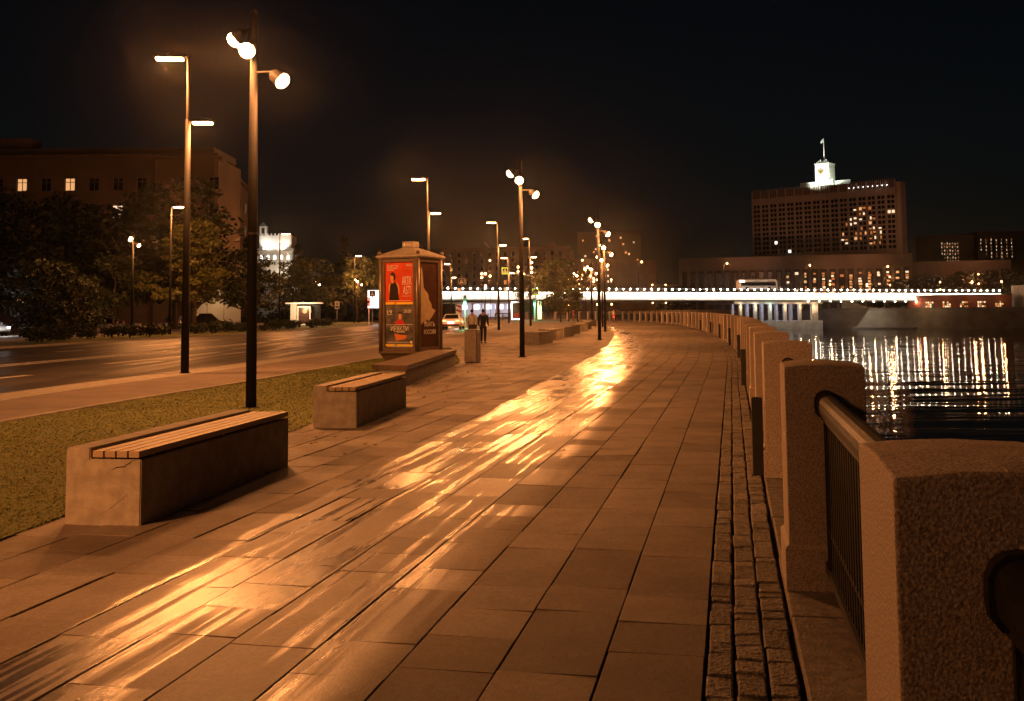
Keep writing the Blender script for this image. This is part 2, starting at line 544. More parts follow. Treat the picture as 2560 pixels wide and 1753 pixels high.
def spot_light(parent, loc, target, power, col, ang=60, r=0.2, blend=0.5):
    l = bpy.data.lights.new('light', 'SPOT')
    l.energy = power
    l.color = col
    l.spot_size = rad(ang)
    l.spot_blend = blend
    l.shadow_soft_size = r
    o = link('light', l, parent, loc)
    d = Vector(target) - Vector(loc)
    o.rotation_euler = d.to_track_quat('-Z', 'Y').to_euler()
    return o

def text_mesh(txt, width, height, m, depth=0.002):
    cu = bpy.data.curves.new('lettering', 'FONT')
    cu.body = txt
    cu.extrude = depth
    o = bpy.data.objects.new('lettering', cu)
    COL.objects.link(o)
    bpy.context.view_layer.update()
    dg = bpy.context.evaluated_depsgraph_get()
    me = bpy.data.meshes.new_from_object(o.evaluated_get(dg))
    bpy.data.objects.remove(o)
    xs = [v.co.x for v in me.vertices]
    ys = [v.co.y for v in me.vertices]
    if not xs:
        return me
    x0, x1, y0, y1 = min(xs), max(xs), min(ys), max(ys)
    for v in me.vertices:
        v.co = ((v.co.x - x0) / (x1 - x0) * width, -v.co.z - depth, (v.co.y - y0) / (y1 - y0) * height)
    me.materials.clear()
    me.materials.append(MT[m])
    return me

# ------------------------------------------------------------------ the embankment line
CP = [(-2.35, -13.0), (-0.50, -4.0), (0.345, 0.0), (1.645, 6.23), (2.51, 10.28), (5.19, 22.8), (7.80, 35.1), (9.98, 46.8),
      (11.9, 58.6), (13.8, 71.2), (14.9, 80.7), (16.4, 95.3), (17.6, 114.6), (17.3, 134.5), (15.5, 155.0), (11.5, 174.0), (4.0, 187.0), (-6.0, 196.0), (-18.0, 203.0)]
def catmull(cp, step=0.25):
    out = []
    for i in range(1, len(cp) - 2):
        p0, p1, p2, p3 = [Vector(c) for c in cp[i - 1:i + 3]]
        n = max(2, int((p2 - p1).length / step))
        for k in range(n):
            t = k / n
            out.append(0.5 * ((2 * p1) + (p2 - p0) * t + (2 * p0 - 5 * p1 + 4 * p2 - p3) * t * t + (3 * p1 - p0 - 3 * p2 + p3) * t ** 3))
    return out
EL = catmull(CP)
ES = [0.0]
for i in range(1, len(EL)):
    ES.append(ES[-1] + (EL[i] - EL[i - 1]).length)
i0 = min(range(len(EL)), key=lambda i: abs(EL[i].y))
S0 = ES[i0]
ES = [s - S0 for s in ES]
import bisect
def epos(s):
    i = max(0, min(len(EL) - 2, bisect.bisect_right(ES, s) - 1))
    t = (s - ES[i]) / (ES[i + 1] - ES[i])
    return EL[i] + (EL[i + 1] - EL[i]) * t
def etan(s):
    d = epos(s + 0.6) - epos(s - 0.6)
    return d.normalized()
def off(s, t):          # t metres to the left (street side) of the parapet face
    p, d = epos(s), etan(s)
    return Vector((p.x - d.y * t, p.y + d.x * t))
SMAX = ES[-1] - 1.0

def lerp_poly(poly, y):
    if y <= poly[0][1]:
        a, b2 = poly[0], poly[1]
    elif y >= poly[-1][1]:
        a, b2 = poly[-2], poly[-1]
    else:
        for a, b2 in zip(poly, poly[1:]):
            if a[1] <= y <= b2[1]:
                break
    return a[0] + (b2[0] - a[0]) * (y - a[1]) / (b2[1] - a[1])
PAVE_L = [(-5.4, -12), (-3.87, 7.81), (-3.1, 15.2), (-1.75, 33.5), (-2.6, 44), (-2.57, 52.8), (0.5, 73.2), (4.6, 98), (7.6, 120), (8.0, 150), (7, 170)]
GRASS_L = [(-9.9, -12), (-8.09, 16.2), (-7.5, 20.05), (-6.5, 25.2), (-6.1, 28), (-4.77, 37.3), (-3.1, 46.5)]
GRASS_R = [(-5.45, -12), (-3.9, 7.81), (-3.13, 15.2), (-1.78, 33.5), (-2.5, 43), (-2.9, 46.5)]
ROAD_N = [(-13.5, -30), (-11.9, 12), (-11.1, 22.2), (-10.3, 27.7), (-9.64, 31), (-8.6, 38.8), (-6.78, 52.7), (-5.2, 69.8), (-3.9, 80.4), (-3.0, 95), (-2.2, 115), (-4.5, 140), (-11, 165), (-22, 190)]
ROAD_F = [(-33, -30), (-29.5, 30), (-26.7, 53.3), (-25.0, 65.3), (-22.1, 84.7), (-19.5, 105), (-17.5, 127), (-20, 150), (-27, 175), (-40, 200)]

def ribbon(lpoly, rpoly, z, y0, y1, n, tone=1.0):
    b = B()
    for i in range(n):
        ya, yb = y0 + (y1 - y0) * i / n, y0 + (y1 - y0) * (i + 1) / n
        fa = lpoly if callable(lpoly) else (lambda y: lerp_poly(lpoly, y))
        fb = rpoly if callable(rpoly) else (lambda y: lerp_poly(rpoly, y))
        b.add([(fa(ya), ya, z), (fb(ya), ya, z), (fb(yb), yb, z), (fa(yb), yb, z)], [(0, 1, 2, 3)], tone)
    return b

# ground of the near bank out to the horizon; its river side follows the parapet
edge = [off(s, -0.5) for s in [-10 + 2.0 * k for k in range(106)]]
rb = [(22, 240), (30, 290), (10, 360), (-60, 440), (-180, 540), (-420, 800), (-900, 1500)]
poly = [(e.x, e.y) for e in edge if e.y < 172] + [(12, 190)] + rb
b = B()
xs = -1500
for (x0, y0), (x1, y1) in zip(poly, poly[1:]):
    b.add([(xs, y0, -0.06), (x0, y0, -0.06), (x1, y1, -0.06), (xs, y1, -0.06)], [(0, 1, 2, 3)])
b.add([(xs, -200, -0.06), (-5, -200, -0.06), (poly[0][0], poly[0][1], -0.06), (xs, poly[0][1], -0.06)], [(0, 1, 2, 3)])
# river face of the near bank
for (x0, y0), (x1, y1) in zip(poly, poly[1:]):
    b.add([(x0, y0, -0.06), (x0, y0, -6.0), (x1, y1, -6.0), (x1, y1, -0.06)], [(0, 1, 2, 3)])
struct('ground', b, 'ground')

# river and far bank
b = B().add([(-900, -200, -4.5), (900, -200, -4.5), (900, 1500, -4.5), (-900, 1500, -4.5)], [(0, 1, 2, 3)])
struct('river', b, 'water')
FB = [(420, 175), (262, 225), (170, 256), (135, 270), (91.5, 300), (70, 322), (40, 345), (5, 385), (-60, 460), (-180, 570), (-500, 900)]
b = B()
for (x0, y0), (x1, y1) in zip(FB, FB[1:]):
    b.add([(x0, y0, 0.55), (900, y0, 0.55), (900, y1, 0.55), (x1, y1, 0.55)], [(0, 1, 2, 3)])
b.add([(-500, 900, 0.55), (900, 900, 0.55), (900, 1500, 0.55), (-500, 1500, 0.55)], [(0, 1, 2, 3)])
struct('far_bank', b, 'ground')

# ------------------------------------------------------------------ the walk: slabs, setts, plinth
b = B()
ss = [-9 + 2.0 * k for k in range(104)]
for s0, s1 in zip(ss, ss[1:]):
    a, c = off(s0, -0.62), off(s1, -0.62)
    d, e = off(s1, 0.47), off(s0, 0.47)
    b.add([(a.x, a.y, -0.034), (c.x, c.y, -0.034), (d.x, d.y, -0.034), (e.x, e.y, -0.034)], [(0, 1, 2, 3)])
    f, g = off(s1, 16 if s1 < 150 else 6), off(s0, 16 if s0 < 150 else 6)
    b.add([(e.x, e.y, -0.034), (d.x, d.y, -0.034), (f.x, f.y, -0.034), (g.x, g.y, -0.034)], [(0, 1, 2, 3)])
promenade = struct('promenade', b, 'mortar')

def slab(bb, s0, s1, t0, t1, tone, zt, tilt=0.0, ch=0.0032, base=-0.034):
    # a stone with a chamfered top lying along the walk
    c = [(s0, t0), (s1, t0), (s1, t1), (s0, t1)]
    cm, tm = (s0 + s1) / 2, (t0 + t1) / 2
    vs, uv = [], []
    for k in range(3):
        for (s, t) in c:
            ins = ch if k == 2 else 0.0
            s2 = s + (ins if s < cm else -ins)
            t2 = t + (ins if t < tm else -ins)
            p = off(s2, t2)
            z = (base, zt - ch * 0.7, zt)[k]
            if k:
                z += tilt * (1 if t > tm else -1)
            vs.append((p.x, p.y, z))
            uv.append((s2, t2))
    fs = [(8, 9, 10, 11)]
    for k in range(2):
        for i in range(4):
            j = (i + 1) % 4
            fs.append((k * 4 + i, k * 4 + j, k * 4 + 4 + j, k * 4 + 4 + i))
    bb.add(vs, fs, tone, uv)

rs = random.Random(4)
slabs = []
lane = 0
t = 0.475
while t < 13.5:
    w = 0.4825
    s = -2.0 - rs.random() * 0.5
    while s < 112:
        ln = rs.choice((0.5, 0.5, 0.75, 1.0, 1.0)) if s < 60 else rs.choice((1.0, 1.5, 2.0))
        c = off(s + ln / 2, t + w / 2)
        if c.x > lerp_poly(PAVE_L, c.y) - 0.45:
            slabs.append((s, ln, t, w, c))
        s += ln
    t += w
def vis(c):
    return c.y > 3.4 and abs(c.x) < c.y * 0.56
near = sorted([q for q in slabs if vis(q[4])], key=lambda q: q[4].length)[:296]
nid = set(id(q) for q in near)
rest = B()
for q in slabs:
    s, ln, t, w, c = q
    tone = 0.82 + 0.30 * rs.random() ** 1.2
    if rs.random() < 0.16:
        tone *= 0.80
    z = rs.gauss(0, 0.0012)
    ti = rs.gauss(0, 0.0022)
    g = 0.0038 + (0.003 if rs.random() < .2 else 0)
    bb = B() if id(q) in nid else rest
    slab(bb, s + 0.0015, s + ln - 0.0015, t + g, t + w - g, tone, z, ti)
    if id(q) in nid:
        part('paving_slab', bb, 'paving', promenade, attrs=True)
if rest.v:
    o = part('paving_slab', rest, 'paving', promenade, attrs=True)
    o['kind'] = 'stuff'
# beyond the slabs one can tell apart: one sheet of the same stone
b = B()
for k in range(46):
    s0, s1 = 112 + 2 * k, 114 + 2 * k
    if s1 > SMAX - 2:
        break
    tl0 = 9 if s0 < 160 else 5
    ps = [off(s0, 0.475), off(s1, 0.475), off(s1, tl0), off(s0, tl0)]
    b.add([(p.x, p.y, -0.003) for p in ps], [(0, 1, 2, 3)], 0.95, [(s0, .475), (s1, .475), (s1, tl0), (s0, tl0)])
o = part('far_paving', b, 'paving', promenade, attrs=True)
o['kind'] = 'stuff'

# three rows of granite setts
b = B()
for s0, s1 in zip(ss, ss[1:]):
    a, c, d, e = off(s0, 0.03), off(s1, 0.03), off(s1, 0.47), off(s0, 0.47)
    b.add([(p.x, p.y, -0.030) for p in (a, c, d, e)], [(0, 1, 2, 3)])
strip = struct('sett_strip', b, 'mortar')
rs = random.Random(9)
setts = []
for r, (t0, t1) in enumerate(((0.05, 0.187), (0.195, 0.332), (0.342, 0.466))):
    s = 1.0 + rs.random() * .1
    while s < 75:
        ln = rs.choice((0.10, 0.14, 0.17, 0.2, 0.26, 0.31))
        setts.append((s, ln, t0, t1, s if s > 2.6 else 999))
        s += ln
near = set(id(q) for q in sorted(setts, key=lambda q: q[4])[:297])
rest = B()
for q in setts:
    s, ln, t0, t1, _ = q
    bb = B() if id(q) in near else rest
    z = rs.gauss(-0.003, 0.0045)
    slab(bb, s + 0.004 + rs.random() * .004, s + ln - 0.004, t0 - .002 + rs.random() * 0.010, t1 + .002 - rs.random() * 0.010, 0.72 + 0.5 * rs.random(), z, rs.gauss(0, 0.003), 0.009, -0.03)
    if id(q) in near:
        part('sett', bb, 'sett', strip, attrs=True)
o = part('sett', rest, 'sett', strip, attrs=True)
o['kind'] = 'stuff'

# granite plinth under the parapet
b = B()
for s0, s1 in zip(ss, ss[1:]):
    a, c, d, e = off(s0, -0.60), off(s1, -0.60), off(s1, 0.03), off(s0, 0.03)
    b.add([(p.x, p.y, -0.030) for p in (a, c, d, e)], [(0, 1, 2, 3)])
plinth = struct('granite_plinth', b, 'mortar')
s = -1.0
rest = B()
k = 0
while s < 150:
    bb = B() if k < 40 else rest
    slab(bb, s + 0.003, s + 1.37 - 0.003, -0.60, 0.022 + random.gauss(0, .003), 0.85 + 0.3 * random.random(), 0.010 + random.gauss(0, .002), 0, 0.012, -0.03)
    if k < 40:
        part('plinth_block', bb, 'plinth', plinth, attrs=True)
    s += 1.37
    k += 1
o = part('plinth_block', rest, 'plinth', plinth, attrs=True)
o['kind'] = 'stuff'

# near quay wall below the parapet
b = B()
for s0, s1 in zip(ss, ss[1:]):
    a, c = off(s0, -0.61), off(s1, -0.61)
    b.add([(a.x, a.y, -0.02), (c.x, c.y, -0.02), (c.x, c.y, -5), (a.x, a.y, -5)], [(0, 1, 2, 3)])
struct('quay_wall', b, 'quay')

# ------------------------------------------------------------------ parapet: granite posts and cast-iron panels
PH = 1.355
def post_mesh(seed):
    r = random.Random(seed)
    bm = bmesh.new()
    # column with a slightly domed top; x: along, y: across towards the river (0 .. -0.46)
    L, Wd = 0.58, 0.47
    bmesh.ops.create_grid(bm, x_segments=6, y_segments=6, size=0.5)
    for v in bm.verts:
        x, y = v.co.x, v.co.y
        h = PH - 0.016 * (abs(2 * y) ** 2.4) - 0.012 * (abs(2 * x) ** 2.5) + r.gauss(0, 0.0015)
        v.co = (x * L, y * Wd - Wd / 2, h)
    be = [e for e in bm.edges if e.is_boundary]
    z0, z1 = 0.26, 0.0
    cur = be
    for zt, grow in ((1.10, 0.0), (0.70, 0.0), (0.27, 0.0), (0.25, 0.022), (-0.02, 0.022)):
        ret = bmesh.ops.extrude_edge_only(bm, edges=cur)
        vs = [g for g in ret['geom'] if isinstance(g, bmesh.types.BMVert)]
        cur = [g for g in ret['geom'] if isinstance(g, bmesh.types.BMEdge)]
        for v in vs:
            v.co.z = zt
            gx = L / 2 + grow
            cx, cy = v.co.x, v.co.y + Wd / 2
            if grow:
                v.co.x = cx * gx / (L / 2) if zt > 0 else cx
                v.co.y = cy * (Wd / 2 + grow) / (Wd / 2) - Wd / 2 if zt > 0 else v.co.y
    bmesh.ops.recalc_face_normals(bm, faces=bm.faces)
    # round off the vertical arrises and the rim
    ed = []
    for e in bm.edges:
        if len(e.link_faces) == 2 and e.calc_face_angle(0) > 0.9 and max(v.co.z for v in e.verts) > 0.3:
            ed.append(e)
    bmesh.ops.bevel(bm, geom=ed, offset=0.007, segments=2, affect='EDGES', profile=0.5)
    me = bpy.data.meshes.new('granite_post')
    bm.to_mesh(me)
    bm.free()
    me.materials.append(MT['granite'])
    return me

PM = [post_mesh(i) for i in range(3)]
first_face = 2.24                      # s of the near face of the first post
SP = 4.15
parapet = thing('parapet', 'long riverside parapet of granite posts with cast iron panels between them', 'parapet', (0, 0, 0))
def panel_mesh(L):
    # local: x along 0..L, y = 0 centre, z up
    g = B()
    z0, z1 = 0.13, 1.06
    g.box(0, L, -0.03, 0.03, z0, z0 + 0.05)
    g.box(0, L, -0.03, 0.03, z1 - 0.04, z1)
    n = int(L / 0.10)
    for i in range(n + 1):
        x = L * i / n
        g.box(x - 0.013, x + 0.013, -0.015, 0.015, z0 + 0.05, z1 - 0.04)
    for i in range(n):
        xc = L * (i + 0.5) / n
        hw = L / n / 2
        # pointed arch heads and a low ring band
        g.tube([(xc - hw, 0, 0.82), (xc - hw * .75, 0, 0.91), (xc, 0, 0.99), (xc + hw * .75, 0, 0.91), (xc + hw, 0, 0.82)], 0.010, 5)
        g.tube([(xc + hw * .8 * math.cos(a * PI / 4), 0, 0.27 + hw * .8 * math.sin(a * PI / 4)) for a in range(9)], 0.009, 5, caps=False)
    g.box(0, L, -0.012, 0.012, 0.36, 0.385)
    return fixn(g.mesh('railing_panel', 'iron'))
def rail_mesh(L):
    g = B()
    prof = [(-0.052, 1.065), (-0.056, 1.10), (-0.054, 1.135), (-0.044, 1.158), (-0.024, 1.173), (0.0, 1.178), (0.024, 1.173), (0.044, 1.158), (0.054, 1.135), (0.056, 1.10), (0.052, 1.065), (0.036, 1.045), (-0.036, 1.045)]
    g.prism(prof, 0, L, 'x')
    g.prism([(a * 1.22, 1.11 + (z - 1.11) * 1.2) for a, z in prof], -0.04, 0.0, 'x')
    g.prism([(a * 1.22, 1.11 + (z - 1.11) * 1.2) for a, z in prof], L, L + 0.04, 'x')
    return fixn(g.mesh('handrail', 'rail'))
gapL = SP - 0.58
PAN, RAIL = panel_mesh(gapL - 0.02), rail_mesh(gapL - 0.10)
pan_far = B()
pan_far.box(0, gapL, -0.02, 0.02, 0.15, 0.2)
pan_far.box(0, gapL, -0.02, 0.02, 0.99, 1.03)
for i in range(26):
    pan_far.box(gapL * i / 25 - .012, gapL * i / 25 + .012, -0.012, 0.012, 0.2, 0.99)
PANF = fixn(pan_far.mesh('railing_panel', 'iron'))
k = -1
while True:
    sc = first_face + 0.29 + SP * k
    if sc > SMAX - 5:
        break
    p, d = off(sc, 0), etan(sc)
    ang = math.atan2(d.y, d.x)
    part('granite_post', PM[k % 3], None, parapet, (p.x, p.y, 0.008), ang)
    a, c = off(sc + 0.30, -0.235), off(sc + SP - 0.30, -0.235)
    an = math.atan2(c.y - a.y, c.x - a.x)
    rp = part('railing', PAN if k < 9 else PANF, None, parapet, (a.x, a.y, 0.01), an)
    link('handrail', RAIL, rp, (0.04, 0, 0))
    k += 1

# black bollards standing against the posts
bb = B()
bb.box(-0.055, 0.055, -0.055, 0.055, 0.0, 0.78, bev=0.006)
b2 = B()
b2.box(-0.07, 0.07, -0.07, 0.07, 0.0, 0.012)
b3 = B()
b3.box(-0.045, 0.045, -0.045, 0.045, 0.781, 0.786)
ordn = ['nearest', 'second', 'third', 'fourth', 'fifth', 'sixth', 'seventh', 'eighth']
pb = thing('bollard', '', 'bollard')
part('post', bb, 'black_metal', pb)
part('base_plate', b2, 'black_metal', pb)
part('cap', b3, 'iron', pb)
for i, y in enumerate((10.45, 22.7, 35.0, 46.9, 58.6, 71.0, 81.5)):
    sg = min((abs(off(s / 4, 0.06).y - y), s / 4) for s in range(0, 400))[1]
    p, d = off(sg, 0.075), etan(sg)
    place(pb, i == 0, (p.x, p.y, 0), math.atan2(d.y, d.x), 'square black bollard beside the granite posts, %s along the walk' % ordn[i], 'black bollards along the parapet')

# ------------------------------------------------------------------ lawn, path, road
lawn = ribbon(GRASS_L, GRASS_R, 0.014, -12, 46.5, 40)
struct('lawn', lawn, 'soil')
rs = random.Random(21)
gv, gf = [], []
cnt = 0
while cnt < 110000:
    y = 6.0 + 40 * rs.random() ** 1.7
    xl, xr = lerp_poly(GRASS_L, y), lerp_poly(GRASS_R, y)
    x = xl - 0.02 + (xr - xl + 0.06) * rs.random() + rs.gauss(0, .012)
    if abs(x) > y * 0.60:
        cnt += 0
        continue
    w = 0.004 + 0.0005 * y
    h = (0.008 + 0.014 * rs.random())
    a = rs.random() * PI
    dx, dy = math.cos(a) * w, math.sin(a) * w
    lx, ly = rs.gauss(0, 0.034), rs.gauss(0, 0.034)
    n = len(gv)
    gv += [(x - dx, y - dy, 0.012), (x + dx, y + dy, 0.012), (x + lx, y + ly, 0.012 + h)]
    gf.append((n, n + 1, n + 2))
    cnt += 1
me = bpy.data.meshes.new('grass')
me.from_pydata(gv, [], gf)
me.materials.append(MT['grass'])
o = link('grass', me)
o['kind'] = 'stuff'
# fallen leaves and crumbs
lv, lf = [], []
for i in range(240):
    if i < 70:
        y = 9 + 32 * rs.random() ** 1.4
        xl, xr = lerp_poly(GRASS_L, y), lerp_poly(GRASS_R, y)
        x = xl + (xr - xl) * rs.random()
        z = 0.05
    else:
        y = 12 + 26 * rs.random()
        x = lerp_poly(PAVE_L, y) + 0.3 + abs(rs.gauss(0, 0.7))
        z = 0.012
    sz = 0.02 + 0.03 * rs.random()
    a = rs.random() * 6.28
    c1, s1 = math.cos(a) * sz, math.sin(a) * sz
    n = len(lv)
    lv += [(x + c1, y + s1, z), (x - s1 * .5, y + c1 * .5, z + 0.01), (x - c1, y - s1, z), (x + s1 * .5, y - c1 * .5, z + 0.015)]
    lf.append((n, n + 1, n + 2, n + 3))
me = bpy.data.meshes.new('fallen_leaves')
me.from_pydata(lv, [], lf)
me.materials.append(MT['leaf_fallen'])
o = link('fallen_leaves', me)
o['kind'] = 'stuff'

def shift(poly, d):
    return [(x + d, y) for x, y in poly]
PATH_R = [(-9.8, -12), (-8.0, 16.2), (-7.41, 20.05), (-6.41, 25.2), (-6.0, 28), (-4.68, 37.3), (-3.02, 46.5), (-2.57, 52.8), (0.5, 73.2), (4.6, 98), (7.6, 120), (8.0, 150), (4, 175), (-8, 190)]
path = ribbon(shift(ROAD_N, 1.1), PATH_R, 0.005, -30, 190, 120)
struct('bicycle_path', path, 'asphalt')
kb = ribbon(shift(ROAD_N, 0.14), shift(ROAD_N, 1.104), 0.009, -30, 190, 120)
struct('pavement', kb, 'kerb')
# kerbs as stones
def kerb_run(name, poly, dx, w, z0, z1, y0, y1, step):
    holder = None
    b = B()
    y = y0
    ks = []
    while y < y1:
        xa, xb = lerp_poly(poly, y) + dx, lerp_poly(poly, y + step) + dx
        q = B()
        g = 0.006
        q.add([(xa, y + g, z0), (xa + w, y + g, z0), (xb + w, y + step - g, z0), (xb, y + step - g, z0),
               (xa, y + g, z1), (xa + w, y + g, z1), (xb + w, y + step - g, z1), (xb, y + step - g, z1)],
              [(0, 3, 2, 1), (4, 5, 6, 7), (0, 1, 5, 4), (1, 2, 6, 5), (2, 3, 7, 6), (3, 0, 4, 7)], 1)
        ks.append(q)
        y += step
    root = None
    for q in ks:
        if root is None:
            b0 = B().add([(lerp_poly(poly, y0) + dx + 0.02, y0, z0 - 0.02), (lerp_poly(poly, y0) + dx + w - 0.02, y0, z0 - 0.02), (lerp_poly(poly, y1) + dx + w - .02, y1, z0 - 0.02)], [(0, 1, 2)])
            root = struct(name, b0, 'mortar')
        part('kerb_stone', q, 'kerb', root)
kerb_run('lawn_kerb', GRASS_L, -0.03, 0.10, -0.03, 0.045, 9, 46, 1.0)
kerb_run('road_kerb', ROAD_N, -0.02, 0.16, -0.15, 0.012, 12, 130, 3.0)
kerb_run('far_kerb', ROAD_F, -0.18, 0.18, -0.15, 0.06, 20, 175, 4.0)

rd = ribbon(ROAD_F, ROAD_N, -0.052, -30, 190, 120)
struct('road', rd, 'road')
rd2 = B().add([(-60, 188, -0.052), (-24, 188, -0.052), (-14, 196, -0.052), (-70, 240, -0.052), (-90, 330, -0.052), (-130, 330, -0.052)], [(0, 1, 2, 3, 4, 5)])
# markings
def stripe(pts, w):
    b = B()
    for (x0, y0), (x1, y1) in zip(pts, pts[1:]):
        d = Vector((x1 - x0, y1 - y0)).normalized()
        n = Vector((-d.y, d.x)) * w / 2
        b.add([(x0 + n.x, y0 + n.y, -0.048), (x0 - n.x, y0 - n.y, -0.048), (x1 - n.x, y1 - n.y, -0.048), (x1 + n.x, y1 + n.y, -0.048)], [(0, 1, 2, 3)])
    return b
def fr(y, f):
    a, c = lerp_poly(ROAD_F, y), lerp_poly(ROAD_N, y)
    return c + (a - c) * f
roado = bpy.data.objects['road']
for f in (0.425, 0.455):
    st = stripe([(fr(y, f), y) for y in range(18, 150, 4)], 0.34)
    part('centre_line', st, 'paint', roado)
hb = B()
for y in range(18, 110, 3):
    hb2 = stripe([(fr(y, 0.428), y), (fr(y + 1.5, 0.452), y + 1.5)], 0.3)
    hb.add(hb2.v, hb2.f)
o = part('hatching', hb, 'paint', roado)
part('lane_line', stripe([(-14.34, 36.1), (-13.14, 45.8)], 0.34), 'paint', roado)
for f, y0, ln, st in ((0.215, 19.5, 2.4, 8.0), (0.70, 31.5, 2.4, 8.2), (0.15, 56.2, 3.4, 7.4), (0.33, 50.0, 3.0, 8.0)):
    for k in range(9):
        y = y0 + st * k
        if y > 120:
            break
        part('lane_dash', stripe([(fr(y, f), y), (fr(y + ln, f), y + ln)], 0.30), 'paint', roado)
b = B()
for k in range(7):
    y = 139 + 0.0 * k
    x = -20 + k * 2.4
    b.add([(x, 138 - k * .6, -0.047), (x + 1.0, 138 - k * .6, -0.047), (x + 1.0, 142 - k * .6, -0.047), (x, 142 - k * .6, -0.047)], [(0, 1, 2, 3)])
part('crosswalk', b, 'paint', roado)

# far verge: lit pale path behind the shrubs
verge = ribbon(shift(ROAD_F, -9), shift(ROAD_F, -0.19), -0.02, 20, 170, 60)
struct('verge', verge, 'soil')
pp = ribbon(shift(ROAD_F, -20), shift(ROAD_F, -9), -0.03, 20, 170, 60)
struct('side_pavement', pp, 'kerb')

# ------------------------------------------------------------------ benches
def bench(wood, L=3.2, Wd=0.66, Hh=0.60):
    # local: y along 0..L, x across 0..Wd (x=0 lawn side)
    t = thing('bench', '', 'bench')
    lw = 0.215
    body = B()
    body.prism([(0, -0.02), (Wd - 0.0, -0.02), (Wd, Hh - 0.075), (lw, Hh - 0.075), (lw, Hh + 0.015), (0.004, Hh + 0.015)], 0, L, 'y')
    me = body.mesh('stone_body', 'concrete')
    fixn(me)
    bm = bmesh.new()
    bm.from_mesh(me)
    bmesh.ops.bevel(bm, geom=list(bm.edges), offset=0.008, segments=2, affect='EDGES')
    bm.to_mesh(me)
    bm.free()
    part('stone_body', me, None, t)
    if wood:
        n = 4
        w = (Wd - lw - 0.025) / n
        for i in range(n):
            x0 = lw + 0.022 + i * w
            q = B().box(x0 + 0.008, x0 + w - 0.008, -0.012, L + 0.012, Hh - 0.058, Hh - 0.006, bev=0.003)
            part('board', q, 'wood', t)
        for y in (0.25, L / 2, L - 0.25):
            q = B().box(lw + 0.03, Wd - 0.03, y - 0.03, y + 0.03, Hh - 0.0745, Hh - 0.0585)
            part('bearer', q, 'iron', t)
    else:
        part('seat_slab', B().box(lw + 0.02, Wd + 0.01, -0.015, L + 0.015, Hh - 0.07, Hh - 0.005, bev=0.004), 'concrete', t)
    return t
def rzy(d):      # angle that turns local +y onto direction d
    return math.atan2(d[1], d[0]) - PI / 2
b1 = bench(True)
b1.location = (-3.66, 8.43, 0)
b1.rotation_euler = (0, 0, rzy((0.5, 3.18)))
b1['label'] = 'nearest stone bench with four wooden boards, cracked end face, in front of tall lamp'
b1['group'] = 'stone benches with wooden boards'
# cracks on the end face of the nearest bench
ck = B()
ck.tube([(0.40, -0.001, 0.44), (0.45, -0.001, 0.462), (0.52, -0.001, 0.470), (0.535, -0.001, 0.485), (0.56, -0.001, 0.497), (0.58, -0.001, 0.515), (0.62, -0.001, 0.520)], [0.001, 0.004, 0.004, 0.003, 0.004, 0.003, 0.001], 5)
part('crack', ck, 'mortar', b1)
ck = B()
ck.tube([(0.33, 0.0, 0.09), (0.42, 0.0, 0.15), (0.5, 0.0, 0.21), (0.55, 0.0, 0.26)], [0.001, 0.0025, 0.0025, 0.001], 5)
part('crack', ck, 'bin', b1)
b2 = bench(True)
b2.location = (-2.96, 15.17, 0)
b2.rotation_euler = (0, 0, rzy((0.40, 3.18)))
b2['label'] = 'second stone bench with wooden boards, between the nearest bench and the poster pillar'
b2['group'] = 'stone benches with wooden boards'
# long low wall bench with a dark timber top in front of the poster pillar
wb3 = thing('bench', 'long low stone bench with dark timber top beside the poster pillar', 'bench', (-2.45, 23.3, 0), rzy((0.62, 9.2)))
L3 = 9.2
q = B().prism([(-0.78, 0.45), (0.0, 0.0), (0.0, L3), (-0.60, L3), (-0.78, L3 - .3)], -0.02, 0.36, 'z')
part('stone_body', q, 'concrete', wb3)
for i in range(3):
    y0, y1 = 0.0 + i * L3 / 3 + 0.006, (i + 1) * L3 / 3 - 0.006
    if i == 0:
        q = B().prism([(-0.86, 0.44), (0.04, -0.06), (0.04, y1), (-0.66, y1), (-0.86, y1)], 0.362, 0.47, 'z')
    else:
        q = B().box(-0.86, 0.04, y0, y1, 0.362, 0.47)
    part('seat_slab', q, 'darkwood', wb3)
blocks = [(0.55, 50.2), (1.40, 56.9), (2.42, 63.2), (3.25, 69.9), (4.40, 78.0), (5.3, 86.0), (7.1, 103.0)]
pb = bench(False, L=2.9, Wd=0.75, Hh=0.62)
for i, (x, y) in enumerate(blocks):
    place(pb, i == 0, (x, y, 0), rzy((0.85, 3.0)), 'plain concrete block bench, %s in the row past the two pedestrians' % ordn[i], 'plain concrete benches in a row')

# ------------------------------------------------------------------ litter bin
bn_ = thing('litter_bin', 'tall square brown litter bin standing at the end of the lawn', 'litter bin', (-1.36, 33.6, 0), rad(-8))
part('body', B().box(-0.2, 0.2, -0.22, 0.22, 0.03, 1.06, bev=0.006), 'bin', bn_)
part('top', B().box(-0.215, 0.215, -0.235, 0.235, 1.062, 1.09, bev=0.004), 'bronze', bn_)
part('side_panel', B().box(0.235, 0.262, -0.23, 0.23, 0.03, 1.06, bev=0.004), 'bin', bn_)
part('opening', B().tube([(0.263, -0.02, 0.9), (0.268, -0.02, 0.9)], 0.075, 14), 'print_black', bn_)
part('base', B().box(-0.18, 0.24, -0.2, 0.2, 0.0, 0.03), 'black_metal', bn_)

# ------------------------------------------------------------------ poster pillar
F0 = Vector((-3.2, 34.4))
phi = rad(27)
PW = 1.48
pil = thing('poster_pillar', 'four sided poster pillar with bronze frame and peaked metal roof on the lawn', 'poster pillar', (F0.x - PW * math.cos(phi), F0.y + PW * math.sin(phi), 0), -phi)
